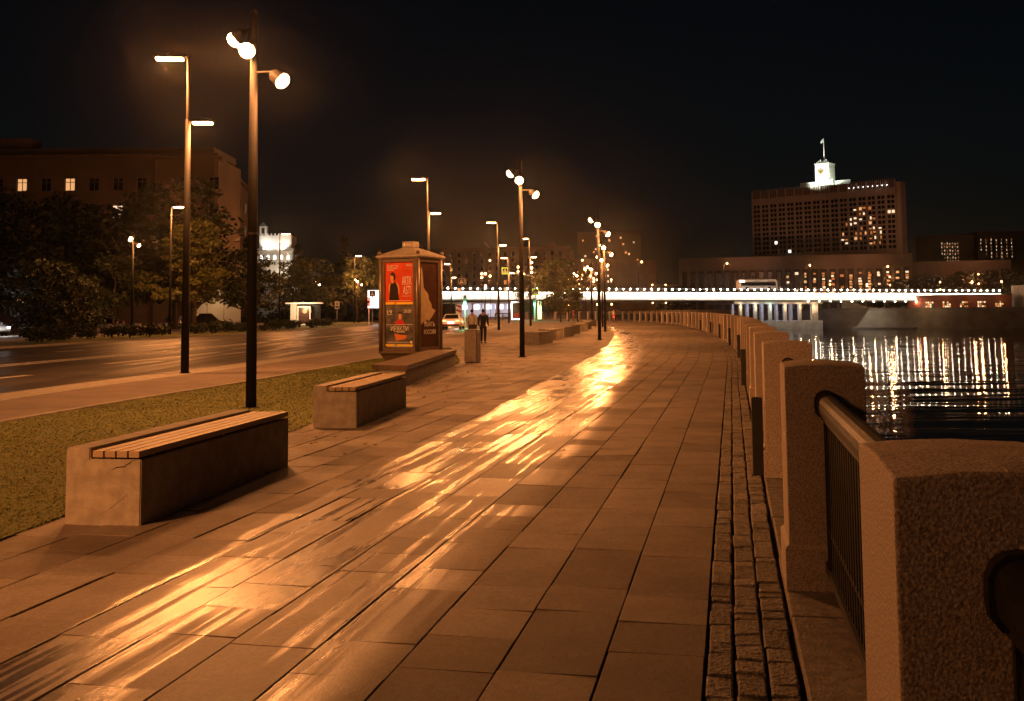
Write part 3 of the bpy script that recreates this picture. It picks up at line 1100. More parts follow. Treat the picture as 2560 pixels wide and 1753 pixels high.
# local: x 0..PW along the front face (left to right), y 0..PW into depth, front at y=0
q = B()
q.add([(0.1, 0.1, 0.0), (PW - .1, 0.1, 0.0), (PW - .1, PW - .1, 0.0), (0.1, PW - .1, 0.0), (-0.03, -0.03, 0.27), (PW + .03, -0.03, 0.27), (PW + .03, PW + .03, 0.27), (-0.03, PW + .03, 0.27)],
      [(3, 2, 1, 0), (4, 5, 6, 7), (0, 1, 5, 4), (1, 2, 6, 5), (2, 3, 7, 6), (3, 0, 4, 7)])
part('base', q, 'bronze', pil)
part('base_moulding', B().box(-0.07, PW + .07, -0.07, PW + .07, 0.272, 0.335, bev=0.015), 'bronze', pil)
EV = 3.50
for x, y in ((0, 0), (PW, 0), (PW, PW), (0, PW)):
    part('corner_column', B().cyl(x, y, 0.336, EV, 0.075, n=14), 'bronze', pil, smooth=True)
part('core', B().box(0.06, PW - .06, 0.06, PW - .06, 0.336, EV), 'poster_dark', pil)
for sd in range(4):
    m4 = Matrix.Translation((PW / 2, PW / 2, 0)) @ Matrix.Rotation(sd * PI / 2, 4, 'Z') @ Matrix.Translation((-PW / 2, -PW / 2, 0))
    q = B()
    for (x0, x1, z0, z1) in ((0.085, 0.17, 0.34, EV - .01), (PW - .17, PW - .085, 0.34, EV - .01), (0.17, PW - .17, 0.34, 0.47), (0.17, PW - .17, EV - .13, EV - .01)):
        q.box(x0, x1, -0.03, 0.055, z0, z1, bev=0.008)
    q.v = [tuple(m4 @ Vector(p)) for p in q.v]
    part('poster_frame', q, 'bronze', pil)
q = B()
e0, e1, e2 = EV, EV + 0.10, EV + 0.40
def ring(o_, z):
    return [(-o_, -o_, z), (PW + o_, -o_, z), (PW + o_, PW + o_, z), (-o_, PW + o_, z)]
vs = ring(0.08, e0) + ring(0.13, e0 + .05) + ring(0.13, e1) + ring(-0.25, e1 + .17) + ring(-0.56, e2)
fs = [(3, 2, 1, 0), (16, 17, 18, 19)]
for k in range(4):
    for i in range(4):
        j = (i + 1) % 4
        fs.append((4 * k + i, 4 * k + j, 4 * k + 4 + j, 4 * k + 4 + i))
q.add(vs, fs)
part('roof', q, 'capmetal', pil)
part('roof_box', B().box(0.53, PW - .53, 0.53, PW - .53, e2 + .001, e2 + 0.20, bev=0.008), 'capmetal', pil)
for x, y in ((-.04, -.04), (PW + .04, -.04), (PW + .04, PW + .04), (-.04, PW + .04)):
    part('finial', B().ball(x, y, e1 + .085, 0.075, 2).cyl(x, y, e1 - .02, e1 + .03, 0.05), 'bronze', pil, smooth=True)
def lettering(txt, x, z, w, h, m, parent, y=-0.004, xf=None):
    me = text_mesh(txt, w, h, m)
    o = link('lettering', me, parent, (x, y, z))
    if xf:
        o.location, o.rotation_euler = xf
    return o
rfb = bpy.data.objects['roof_box']
lettering('\u25C6 Russ', 0.57, e2 + .06, 0.32, 0.085, 'print_white', rfb, 0.527)
# front posters
X0, X1 = 0.175, PW - 0.175
ZT, ZM, ZB = EV - .135, 1.93, 0.475
pw = X1 - X0
fp = part('poster', B().box(X0, X1, 0.02, 0.028, ZM + 0.01, ZT), 'poster_red', pil, label='red concert poster with a woman in a dark dress')
fy = 0.0165
def flat(name, poly, m, par, y=fy, x0=X0, th=0.003):
    q = B().prism(poly, y - 0.0, y + th, 'y')
    return part(name, q, m, par)
def PX(u):
    return X0 + u * pw
hh = ZT - ZM
def PZ(v):
    return ZM + v * hh
# woman: dark dress, arms, face, hair
flat('figure', [(PX(.13), PZ(.10)), (PX(.16), PZ(.33)), (PX(.13), PZ(.46)), (PX(.20), PZ(.50)), (PX(.27), PZ(.55)), (PX(.36), PZ(.52)), (PX(.44), PZ(.49)), (PX(.47), PZ(.40)), (PX(.45), PZ(.28)), (PX(.50), PZ(.10))], 'print_black', fp)
flat('figure_arm', [(PX(.12), PZ(.30)), (PX(.115), PZ(.44)), (PX(.14), PZ(.49)), (PX(.20), PZ(.515)), (PX(.165), PZ(.42)), (PX(.155), PZ(.28))], 'print_skin', fp, fy - .003)
flat('figure_arm', [(PX(.38), PZ(.52)), (PX(.46), PZ(.50)), (PX(.50), PZ(.40)), (PX(.51), PZ(.26)), (PX(.47), PZ(.26)), (PX(.45), PZ(.40))], 'print_skin', fp, fy - .003)
flat('figure_face', [(PX(.20), PZ(.56)), (PX(.175), PZ(.63)), (PX(.19), PZ(.70)), (PX(.27), PZ(.71)), (PX(.31), PZ(.64)), (PX(.28), PZ(.56)), (PX(.30), PZ(.51)), (PX(.24), PZ(.50))], 'print_skin', fp, fy - .003)
flat('figure_hair', [(PX(.185), PZ(.69)), (PX(.20), PZ(.75)), (PX(.26), PZ(.775)), (PX(.34), PZ(.74)), (PX(.37), PZ(.66)), (PX(.34), PZ(.57)), (PX(.29), PZ(.57)), (PX(.295), PZ(.65)), (PX(.25), PZ(.69))], 'print_black', fp, fy - .005)
ly = fy - .004
lettering('29 \u0410\u0412\u0413\u0423\u0421\u0422\u0410', PX(.07), PZ(.875), .40 * pw, .065 * hh, 'print_white', fp, ly)
lettering('\u041C\u041E\u0421\u041A\u0412\u0410', PX(.76), PZ(.90), .20 * pw, .055 * hh, 'print_white', fp, ly)
lettering('VK GIPSY', PX(.70), PZ(.80), .26 * pw, .05 * hh, 'print_orange', fp, ly)
lettering('ARTIK', PX(.60), PZ(.46), .34 * pw, .20 * hh, 'print_white', fp, ly)
lettering('ASTI', PX(.63), PZ(.235), .29 * pw, .20 * hh, 'print_white', fp, ly)
flat('yellow_bar', [(PX(.0), PZ(.0)), (PX(.30), PZ(.0)), (PX(.36), PZ(.055)), (PX(0), PZ(.055))], 'print_yellow', fp)
flat('yellow_bar', [(PX(.34), PZ(.0)), (PX(1), PZ(.0)), (PX(1), PZ(.055)), (PX(.40), PZ(.055))], 'print_yellow', fp)
sp_ = part('poster', B().box(X0, X1, 0.02, 0.028, ZB, ZM - 0.01), 'poster_smoke', pil, label='smoky grey concert poster with a man in red')
h2 = ZM - .01 - ZB
def QZ(v):
    return ZB + v * h2
flat('figure', [(PX(.34), PZ(0) - .40 * h2), (PX(.37), QZ(.60)), (PX(.46), QZ(.655)), (PX(.56), QZ(.66)), (PX(.66), QZ(.60)), (PX(.69), QZ(.54)), (PX(.66), QZ(.52)), (PX(.36), QZ(.52))], 'print_red', sp_)
flat('figure_face', [(PX(.475), QZ(.66)), (PX(.465), QZ(.74)), (PX(.48), QZ(.80)), (PX(.56), QZ(.80)), (PX(.585), QZ(.72)), (PX(.56), QZ(.65))], 'print_skin', sp_, fy - .003)
flat('figure_hair', [(PX(.46), QZ(.76)), (PX(.465), QZ(.82)), (PX(.52), QZ(.85)), (PX(.58), QZ(.82)), (PX(.59), QZ(.76)), (PX(.565), QZ(.79)), (PX(.49), QZ(.79))], 'print_black', sp_, fy - .005)
lettering('19', PX(.07), QZ(.79), .17 * pw, .085 * h2, 'print_white', sp_, ly)
lettering('20:00', PX(.66), QZ(.81), .26 * pw, .075 * h2, 'print_white', sp_, ly)
lettering('\u0418\u0420\u0410\u041A\u041B\u0418', PX(.20), QZ(.385), .62 * pw, .115 * h2, 'print_white', sp_, ly)
flat('orange_flash', [(PX(.32), QZ(.33)), (PX(.50), QZ(.30)), (PX(.78), QZ(.28)), (PX(.70), QZ(.20)), (PX(.38), QZ(.155))], 'print_orange', sp_)
flat('white_line', [(PX(.02), QZ(.525)), (PX(.98), QZ(.535)), (PX(.98), QZ(.543)), (PX(.02), QZ(.533))], 'print_white', sp_, fy - .003)
flat('small_mark', [(PX(.88), QZ(.095)), (PX(.96), QZ(.095)), (PX(.96), QZ(.155)), (PX(.88), QZ(.155))], 'print_white', sp_)
flat('yellow_bar', [(PX(.0), QZ(.03)), (PX(.32), QZ(.03)), (PX(.38), QZ(.075)), (PX(0), QZ(.075))], 'print_yellow', sp_)
flat('yellow_bar', [(PX(.37), QZ(.03)), (PX(1), QZ(.03)), (PX(1), QZ(.075)), (PX(.43), QZ(.075))], 'print_yellow', sp_)
for (u0, u1, v_, par_, fz) in ((.07, .42, .845, fp, PZ), (.07, .30, .81, fp, PZ), (.60, .93, .19, fp, PZ), (.10, .90, .085, fp, PZ), (.07, .26, .765, sp_, QZ), (.08, .92, .115, sp_, QZ), (.30, .70, .365, sp_, QZ), (.42, .68, .35, sp_, QZ), (.05, .95, .012, sp_, QZ)):
    q = B()
    u = u0
    while u < u1:
        w_ = .012 + .02 * random.random()
        q.box(PX(u), PX(min(u + w_, u1)), fy - .004, fy - .001, fz(v_), fz(v_) + .018)
        u += w_ + .008
    part('small_print', q, 'print_white', par_)
# right-hand side: dark poster torn away to the pale backing
rp = part('poster', B().box(PW - .028, PW - .02, X0, X1, ZB, ZT), 'poster_dark', pil, label='torn dark poster on the side face')
hs = ZT - ZB
tp = [(X0, .99), (X0 + .13 * pw, .90), (X0 + .18 * pw, .80), (X0 + .20 * pw, .70), (X0 + .48 * pw, .62), (X0 + .50 * pw, .56), (X0 + .66 * pw, .50), (X0 + .66 * pw, .46), (X0 + .90 * pw, .43), (X0 + .70 * pw, .36), (X0 + .50 * pw, .30), (X0 + .38 * pw, .33), (X0 + .30 * pw, .26), (X0 + .22 * pw, .30), (X0 + .05 * pw, .26), (X0, .33)]
q = B().prism([(a, ZB + v * hs) for a, v in tp], PW - .019, PW - .013, 'x')
part('torn_paper', q, 'poster_torn', rp)
for txt, v, w in (('\u0423\u0411\u0418\u0422\u042C', .24, .62), ('\u0420\u041E\u0421\u0421\u0418\u0418', .15, .66)):
    me = text_mesh(txt, w * pw, .055 * hs, 'print_white')
    o = link('lettering', me, rp, (PW - .012, X0 + .22 * pw, ZB + v * hs), PI / 2)

# ------------------------------------------------------------------ street lamps
def head_mesh():
    # flat road-lamp head pointing along -x from the pole
    q = B()
    q.prism([(0.0, -0.03), (0.0, 0.05), (-0.45, 0.075), (-0.92, 0.045), (-0.97, 0.0), (-0.95, -0.03)], -0.15, 0.15, 'y')
    return fixn(q.mesh('lamp_head', 'pole'))
HEAD = head_mesh()
LENS = fixn(B().box(-0.90, -0.14, -0.12, 0.12, -0.095, -0.032, bev=0.02).mesh('lens', 'lamp_glass'))
def road_lamp(x, y, label, hi=9.1, lo=7.2, rz=0.0, p_hi=0, p_lo=0, group='road lamps with two flat heads', lens=None):
    t = thing('street_lamp', label, 'street lamp', (x, y, 0), rz, group)
    part('base_flange', B().cyl(0, 0, 0, 0.03, 0.15, n=14), 'pole', t)
    part('pole', B().tube([(0, 0, 0), (0, 0, 3), (0, 0, lo + .05)], [0.115, 0.10, 0.075], 14), 'pole', t, smooth=True)
    part('upper_pole', B().tube([(-0.03, 0.1, 3.0), (-0.03, 0.1, hi + .05)], [0.06, 0.045], 10), 'pole', t, smooth=True)
    h1 = link('lamp_head', HEAD, t, (-0.05, 0.1, hi))
    link('lens', LENS, h1)
    h2 = link('lamp_head', HEAD, t, (0.04, 0, lo), PI)
    h2.scale = (0.72, 0.9, 0.9)
    link('lens', LENS, h2)
    if p_hi:
        lamp_light(h1, (-0.5, 0, -0.22), p_hi, r=0.16)
    if p_lo:
        lamp_light(h2, (-0.5, 0, -0.22), p_lo, r=0.14)
    return t

PROJ = fixn(B().tube([(0, 0, 0), (0.05, 0, 0), (0.05, 0, 0), (0.25, 0, 0)], [0.07, 0.09, 0.12, 0.135], 14).mesh('lamp_head', 'pole'))
BULB = fixn(B().ball(0.262, 0, 0, 0.150, 2, (0.72, 1, 1)).mesh('lens', 'lamp_glass', True))
def walk_lamp(x, y, label, powers=(0, 0, 0), heads=None, hgt=7.15, group='tall dark lamp poles along the walk', r0=0.095):
    t = thing('street_lamp', label, 'street lamp', (x, y, 0), 0, group)
    part('base_flange', B().cyl(0, 0, 0, 0.025, r0 + .06, n=16), 'pole', t)
    part('pole', B().tube([(0, 0, 0), (0, 0, 3.5), (0, 0, hgt)], [r0, r0 * .92, r0 * .62], 16), 'pole', t, smooth=True)
    part('collar', B().cyl(0, 0, 3.1, 3.14, r0 + .006, n=16), 'iron', t)
    # heads: (azimuth, height, arm)
    heads = heads or ((170, 6.85, 0.12), (262, 6.55, 0.06), (-8, 6.05, 0.28))
    for (az, z, arm), p in zip(heads, powers):
        a = rad(az)
        part('bracket', B().tube([(0, 0, z + .02), (math.cos(a) * (arm + .08), math.sin(a) * (arm + .08), z + .02)], 0.02, 8), 'pole', t)
        h = link('lamp_head', PROJ, t, (math.cos(a) * (arm + .06), math.sin(a) * (arm + .06), z))
        h.rotation_euler = (0, rad(38), a)
        link('lens', BULB, h)
        if p:
            lamp_light(h, (0.44, 0, 0), p, r=0.06)
    part('top_camera', B().box(-0.05, 0.05, -0.13, 0.03, hgt + 0.0, hgt + 0.06), 'pole', t)
    return t

KW = 0.62
walk_lamp(-4.68, 18.34, 'tall dark lamp pole with three heads on the lawn behind the nearest bench', (700 * KW, 1100 * KW, 1000 * KW))
walk_lamp(0.33, 37.1, 'dark lamp pole with two heads beside the litter bin on the walk', (0, 1450 * KW, 1300 * KW))
walk_lamp(4.82, 57.0, 'dark lamp pole past the first concrete blocks, lit streak before it', (0, 1500 * KW, 1500 * KW))
walk_lamp(7.06, 78.3, 'dark lamp pole just left of the wet strip, fourth along the walk', (0, 2600 * KW, 1200 * KW))
walk_lamp(8.6, 98.0, 'dark lamp pole beside the far pedestrians, fifth along the walk', (0, 2200 * KW, 1100 * KW))
walk_lamp(9.3, 120.0, 'slim dark lamp pole far down the walk, sixth in the row', (0, 1800, 0))
walk_lamp(9.0, 142.0, 'slim dark lamp pole at the far bend of the walk', (0, 1800, 0))
# lamps of the same row behind the camera (they light the near end of the walk)
walk_lamp(-10.3, -2.0, 'dark lamp pole behind the viewpoint on the left', (0, 0, 160 * KW))
spot_light(None, (-10.1, -1.8, 5.9), (-4.2, 10.5, 0.2), 10500 * KW, SOD, 58, 0.14, 0.9)  # bare spotlight without a fixture, added to light bench end and lawn
road_lamp(-9.3, 29.07, 'nearest road lamp with two flat heads at the kerb, left of the tall pole', 9.12, 7.22, rad(4), 4600 * KW, 2200 * KW)
road_lamp(-4.84, 59.0, 'road lamp with two flat heads rising behind the poster pillar', 9.4, 7.4, rad(4), 4200 * KW, 2000 * KW)
road_lamp(-1.22, 88.8, 'road lamp with two flat heads right of the two pedestrians', 9.4, 7.4, rad(4), 3600 * KW, 1800 * KW)
road_lamp(1.9, 109.4, 'road lamp with two flat heads behind the second walk lamp', 9.4, 7.4, rad(4), 2200, 1200)
road_lamp(-0.5, 134.0, 'distant road lamp with flat head above the grey shirted man', 8.6, 6.6, rad(4), 2600, 1400)
road_lamp(-9.0, 150.0, 'distant road lamp with flat head left of the crossing signs', 8.6, 6.6, rad(4), 2600, 1400)
road_lamp(-13.2, 0.5, 'road lamp behind the viewpoint at the kerb', 9.1, 7.2, rad(4), 1800 * KW, 900 * KW)
# lamps across the road
def single_lamp(x, y, h, label, p, group='single headed lamps across the road', flip=True):
    t = thing('street_lamp', label, 'street lamp', (x, y, 0), 0, group)
    part('pole', B().tube([(0, 0, 0), (0, 0, 3), (0, 0, h + .05)], [0.13, 0.11, 0.06], 12), 'pole', t, smooth=True)
    hd = link('lamp_head', HEAD, t, (0.04, 0, h), PI if flip else 0)
    hd.scale = (1.15, 1.1, 1)
    link('lens', LENS, hd)
    if p:
        lamp_light(hd, (-0.5, 0, -0.25), p, r=0.16)
    return t
single_lamp(-28.1, 83.8, 10.5, 'single headed lamp across the road before the lit tree', 3000)
single_lamp(-26.0, 114.0, 10.5, 'single headed lamp across the road in front of the lit tower', 2400)
single_lamp(-24.3, 157.0, 10.3, 'single headed lamp across the road left of the poster pillar', 2200)
single_lamp(-58.0, 150.0, 12.0, 'small distant lamp above the parked dark car', 0)
walk_lamp(-30.0, 80.6, 'double headed lamp among the dark trees across the road', (0, 450, 450), heads=((170, 7.7, .0), (250, 7.8, .0), (-10, 7.25, .22)), hgt=8.0, group='park lamps across the road')
for x, y, lb in ((-32.2, 160, 'park lamp with two heads behind the bus shelter, left of a pair'), (-30.4, 158, 'park lamp with two heads behind the bus shelter, right of a pair'), (-24.2, 160, 'park lamp with two heads left of the bright billboard')):
    walk_lamp(x, y, lb, (0, 1500, 0), group='park lamps across the road')

# ------------------------------------------------------------------ trees
def leaf_cloud(rs, clusters, n, size, flat_=0.7):
    v, f = [], []
    for (cx, cy, cz, r) in clusters:
        for _ in range(n):
            u = Vector((rs.gauss(0, 1), rs.gauss(0, 1), rs.gauss(0, 1) * flat_))
            u = u / (u.length + 1e-6) * r * rs.random() ** 0.45
            p = Vector((cx, cy, cz)) + Vector((u.x, u.y, u.z * flat_))
            a = Vector((rs.gauss(0, 1), rs.gauss(0, 1), rs.gauss(0, .6))).normalized()
            bvec = a.cross(Vector((rs.gauss(0, 1), rs.gauss(0, 1), rs.gauss(0, 1)))).normalized()
            s1 = size * (0.6 + 0.8 * rs.random())
            k = len(v)
            v += [tuple(p - a * s1), tuple(p + bvec * s1 * .5), tuple(p + a * s1), tuple(p - bvec * s1 * .5)]
            f.append((k, k + 1, k + 2, k + 3))
    return v, f
def make_tree(seed, h, cr, trunk_h, kind='round', leaf='leaf', size=0.22, ncl=38, per=60, tr=0.2):
    rs = random.Random(seed)
    tb = B()
    lean = (rs.gauss(0, .03), rs.gauss(0, .03))
    top = h * (0.8 if kind != 'conifer' else 0.97)
    tb.tube([(0, 0, -0.1), (lean[0] * trunk_h, lean[1] * trunk_h, trunk_h), (lean[0] * top, lean[1] * top, top)], [tr, tr * .75, tr * .15], 9)
    cl = []
    for i in range(ncl):
        if kind == 'round':
            a = rs.random() * 2 * PI
            zz = trunk_h + (h - trunk_h) * (0.05 + 0.92 * rs.random())
            q = (zz - trunk_h) / (h - trunk_h)
            rr = cr * (math.sin(PI * (0.12 + 0.80 * q)) ** 0.7) * (0.45 + 0.6 * rs.random())
            cl.append((math.cos(a) * rr, math.sin(a) * rr, zz, cr * (0.22 + 0.16 * rs.random())))
        elif kind == 'pad':
            a = rs.random() * 2 * PI
            q = i / ncl
            zz = trunk_h + (h - trunk_h) * (0.05 + 0.93 * q)
            rr = cr * (1.05 - 0.75 * q) * (0.3 + 0.75 * rs.random())
            cl.append((math.cos(a) * rr, math.sin(a) * rr, zz, cr * (0.17 + 0.13 * rs.random())))
        else:
            a = rs.random() * 2 * PI
            q = rs.random() ** 1.4
            zz = 0.3 + (h - 0.3) * q
            rr = cr * (1 - q) * (0.5 + 0.5 * rs.random())
            cl.append((math.cos(a) * rr, math.sin(a) * rr, zz, cr * 0.28 * (1.15 - q)))
    for c in cl[::3]:
        if kind == 'conifer':
            break
        z0 = max(trunk_h * .75, c[2] - (abs(c[0]) + abs(c[1])) * 0.7)
        z0 = min(z0, top * .9)
        mid = (c[0] * .5, c[1] * .5, (z0 + c[2]) / 2 + 0.2)
        tb.tube([(lean[0] * z0, lean[1] * z0, z0), mid, (c[0], c[1], c[2])], [tr * .38, tr * .22, tr * .07], 6)
    v, f = leaf_cloud(rs, cl, per, size, 0.45 if kind == 'pad' else 0.75)
    t = thing('tree', '', 'tree')
    part('trunk', tb, 'bark', t, smooth=True)
    me = bpy.data.meshes.new('crown')
    me.from_pydata(v, [], f)
    me.materials.append(MT[leaf])
    link('crown', me, t)
    return t
TG = 'trees across the road'
tA = make_tree(1, 17, 7.0, 3.5, 'round', 'leaf_dark', 0.36, 60, 90, 0.32)
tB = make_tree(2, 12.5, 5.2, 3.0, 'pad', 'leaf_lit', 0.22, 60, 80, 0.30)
tC = make_tree(3, 8.5, 3.8, 2.4, 'round', 'leaf', 0.24, 40, 70, 0.18)
tD = make_tree(4, 6.2, 3.0, 0.5, 'round', 'leaf_dark', 0.20, 40, 70, 0.14)
tE = make_tree(5, 11, 3.0, 0.4, 'conifer', 'leaf_dark', 0.24, 50, 60, 0.2)
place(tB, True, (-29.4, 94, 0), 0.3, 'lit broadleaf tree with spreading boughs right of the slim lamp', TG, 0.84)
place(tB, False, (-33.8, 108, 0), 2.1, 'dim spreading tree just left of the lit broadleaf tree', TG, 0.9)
big = [(-62, 118, 'tallest dark tree before the apartment block at the left edge'), (-53, 112, 'big dark tree under the two lit windows'), (-45, 116, 'big dark tree whose gaps show lit windows'),
       (-37, 112, 'big dark tree behind the double headed lamp'), (-70, 128, 'dark tree at the far left behind the others')]
for i, (x, y, lb) in enumerate(big):
    place(tA, i == 0, (x, y, 0), i * 1.3, lb, TG, (1.0, 1.0, 0.93 - 0.06 * (i % 3)))
med = [(-28.4, 110, 0.95, 'round leafy tree between the two foreground poles'), (-30.0, 141, 1.0, 'round tree right of the tall pole before the bright tower'), (-37.5, 96, 0.82, 'lit round tree left of the double headed lamp'),
       (-29, 150, 1.1, 'tree behind the bus shelter, left one'), (-25, 165, 1.2, 'reddish lit tree left of the billboard'), (-21, 175, 1.25, 'dark tree behind the billboard')]
for i, (x, y, sc_, lb) in enumerate(med):
    place(tC, i == 0, (x, y, 0), i * 2.2, lb, TG, sc_)
low = [(-36.5, 80, 0.95, 'dense low tree at the lawn edge right of the pale car'), (-38.6, 84, 1.0, 'dense dark bush tree before the pale car'), (-33.6, 79, .72, 'rusty lit bush tree left of the double headed lamp')]
for i, (x, y, sc_, lb) in enumerate(low):
    place(tD, i == 0, (x, y, 0), i * 1.7, lb, TG, sc_)
far = [(-40, 190, 1.3, 'tall dark tree left of the park lamps'), (-33, 200, 1.5, 'tall dark tree behind the park lamps'), (-27, 205, 1.3, 'dark tall tree above the billboard'), (-48, 185, 1.4, 'dark tree right of the bright tower')]
for i, (x, y, sc_, lb) in enumerate(far):
    place(tE, i == 0, (x, y, 0), i * 1.9, lb, TG, (sc_ * 1.25, sc_ * 1.25, sc_))
tW = make_tree(8, 8.3, 3.4, 1.9, 'round', 'leaf', 0.20, 46, 75, 0.13)
place(tW, True, (6.4, 137, 0), 0.4, 'leafy tree in front of the white bridge at the end of the benches', 'trees by the bend of the walk')
place(tW, False, (8.0, 146, 0), 2.6, 'smaller leafy tree with tied trunk right of the other by the bridge', 'trees by the bend of the walk', 0.78)
place(tW, False, (1.6, 150, 0), 1.6, 'thin young tree with few leaves before the bridge', 'trees by the bend of the walk', (0.4, 0.4, 0.8))
# low shrubs along the far kerb
sh = thing('shrub', '', 'shrub')
rs = random.Random(31)
v, f = leaf_cloud(rs, [(rs.gauss(0, .45), rs.gauss(0, .3), 0.35 + rs.random() * .35, 0.38) for _ in range(10)], 60, 0.10, 0.8)
me = bpy.data.meshes.new('foliage')
me.from_pydata(v, [], f)
me.materials.append(MT['leaf_dark'])
link('foliage', me, sh)
part('stems', B().tube([(0, 0, 0), (0.1, 0, .5)], 0.03, 6).tube([(0, 0, 0), (-.2, .1, .45)], 0.025, 6), 'bark', sh)
for i in range(34):
    y = 46 + i * 2.1 + rs.random() * 1.5
    x = lerp_poly(ROAD_F, y) - 1.6 - rs.random() * 4.2
    s_ = 0.7 + 0.7 * rs.random()
    place(sh, i == 0, (x, y, -0.02), rs.random() * 6, 'low dark shrub planted along the kerb across the road', 'low shrubs along the far kerb', (s_, s_, s_ * .9))

# ------------------------------------------------------------------ buildings
def building(name, label, A, Bp, z0, z1, m, depth, cat='building'):
    A, Bp = Vector(A), Vector(Bp)
    d = Bp - A
    t = thing(name, label, cat, (A.x, A.y, 0), math.atan2(d.y, d.x))
    L = d.length
    part('wall', B().box(0, L, 0.35, depth, z0, z1), m, t)
    return t, L
WIN = {}
def win_mesh(w, h, m, style='plain'):
    key = (round(w, 2), round(h, 2), m, style)
    if key not in WIN:
        q = B()
        q.add([(-w / 2, 0.16, -h / 2), (w / 2, 0.16, -h / 2), (w / 2, 0.16, h / 2), (-w / 2, 0.16, h / 2)], [(0, 1, 2, 3)], mi=0)
        fr_ = 0.07
        q.box(-w / 2, w / 2, 0.10, 0.158, h / 2 - fr_, h / 2, mi=1)
        q.box(-w / 2, w / 2, 0.06, 0.158, -h / 2, -h / 2 + fr_, mi=1)
        q.box(-w / 2, -w / 2 + fr_, 0.10, 0.158, -h / 2 + fr_, h / 2 - fr_, mi=1)
        q.box(w / 2 - fr_, w / 2, 0.10, 0.158, -h / 2 + fr_, h / 2 - fr_, mi=1)
        if style.startswith('part'):
            q.v[0:4] = [(-w / 2, 0.162, -h / 2), (w / 2, 0.162, -h / 2), (w / 2, 0.162, h / 2), (-w / 2, 0.162, h / 2)]
            q.mi[0] = 2
            a0, a1, c0, c1 = {'part1': (-.5, .1, -.5, .3), 'part2': (-.1, .5, -.45, .45), 'part3': (-.45, .45, -.1, .45), 'part4': (-.45, .4, -.5, .0)}[style]
            q.add([(w * a0, 0.159, h * c0), (w * a1, 0.159, h * c0), (w * a1, 0.159, h * c1), (w * a0, 0.159, h * c1)], [(0, 1, 2, 3)], mi=0)
        if style == 'cross':
            q.box(-0.05, 0.05, 0.11, 0.157, -h / 2 + fr_, h / 2 - fr_, mi=1)
            q.box(-w / 2 + fr_, -0.05, 0.11, 0.157, h * .16, h * .16 + .09, mi=1)
            q.box(0.05, w / 2 - fr_, 0.11, 0.157, h * .16, h * .16 + .09, mi=1)
        WIN[key] = fixn(q.mesh('window', [m, 'frame', 'glass_dark']))
    return WIN[key]
def facade_grid(t, L, rows, cols, w, h, zs, xs, wallm, lit, style='plain', cap=300, cut=True):
    """wall skin with openings: piers and bands stand 0.35 m proud, windows sit inside"""
    q = B()
    zz = sorted(zs)
    xx = sorted(xs)
    return q
def skin(t, L, z0, z1, xs, zs, w, h, m, y0=0.0, y1=0.348):
    # outer wall built of piers between the windows and bands above and below
    q = B()
    ex = [0.0]
    for x in xs:
        ex += [x - w / 2, x + w / 2]
    ex.append(L)
    ez = [z0]
    for z in zs:
        ez += [z - h / 2, z + h / 2]
    ez.append(z1)
    for i in range(0, len(ez), 2):
        if ez[i + 1] - ez[i] > 0.01:
            q.box(0, L, y0, y1, ez[i], ez[i + 1])
    for j in range(1, len(ez) - 1, 2):
        for i in range(0, len(ex), 2):
            if ex[i + 1] - ex[i] > 0.01:
                q.box(ex[i], ex[i + 1], y0 + 0.002, y1, ez[j], ez[j + 1])
    return part('outer_wall', q, m, t)

# apartment block on the left
apt, LA = building('apartment_building', 'long dark apartment block with two lit windows at far left', (-96, 150.0), (-43.8, 150), -0.1, 24.8, 'facade', 14)
xs_ = [2.2 + 3.55 * i for i in range(15)]
zs_ = [5.6 + 3.05 * k for k in range(6)] + [22.2]
zs_ = [4.4, 7.5, 10.6, 13.7, 16.8, 20.9]
skin(apt, LA, -0.1, 24.8, xs_, zs_, 1.5, 1.9, 'facade')
litw = {(5, 6): ('lit_window', 'cross'), (5, 8): ('lit_window', 'cross'), (4, 10): ('lit_window_pale', 'plain'), (3, 6): ('lit_window_amber', 'plain'), (0, 6): ('lit_window', 'plain'), (1, 7): ('lit_window_amber', 'plain'), (2, 13): ('lit_window_amber', 'plain')}
for k, z in enumerate(zs_):
    for i, x in enumerate(xs_):
        mm, st = litw.get((k, i), ('glass_dark', 'cross'))
        link('window', win_mesh(1.5, 1.9, mm, st), apt, (x, 0.14, z))
part('cornice', B().box(-0.5, LA + .5, -0.7, 0.5, 24.8, 25.3), 'facade', apt)
part('string_course', B().box(-0.1, LA + .1, -0.2, 0.0, 18.9, 19.3), 'facade', apt)
part('roof', B().box(0.5, LA - .5, 0.6, 13, 25.302, 26.4), 'roof', apt)
part('stair_turret', B().box(LA - 33, LA - 28.6, 2, 6, 26.4, 28.2), 'facade', apt)
# its flank, running back along the side street
flk, LF = building('apartment_building', 'side wing of the dark apartment block receding behind the trees', (-43.6, 150.5), (-50.0, 193.0), -0.1, 24.4, 'facade', 9)
xs2 = [2.5 + 3.9 * i for i in range(10)]
skin(flk, LF, -0.1, 24.4, xs2, zs_, 1.5, 1.9, 'facade')
for k, z in enumerate(zs_):
    for i, x in enumerate(xs2):
        mm = 'lit_window_white' if (k, i) in ((5, 9), (4, 9), (1, 9)) else 'glass_dark'
        link('window', win_mesh(1.5, 1.9, mm, 'cross'), flk, (x, 0.14, z))
part('cornice', B().box(-0.3, LF + .5, -0.6, 0.5, 24.4, 24.9), 'facade', flk)
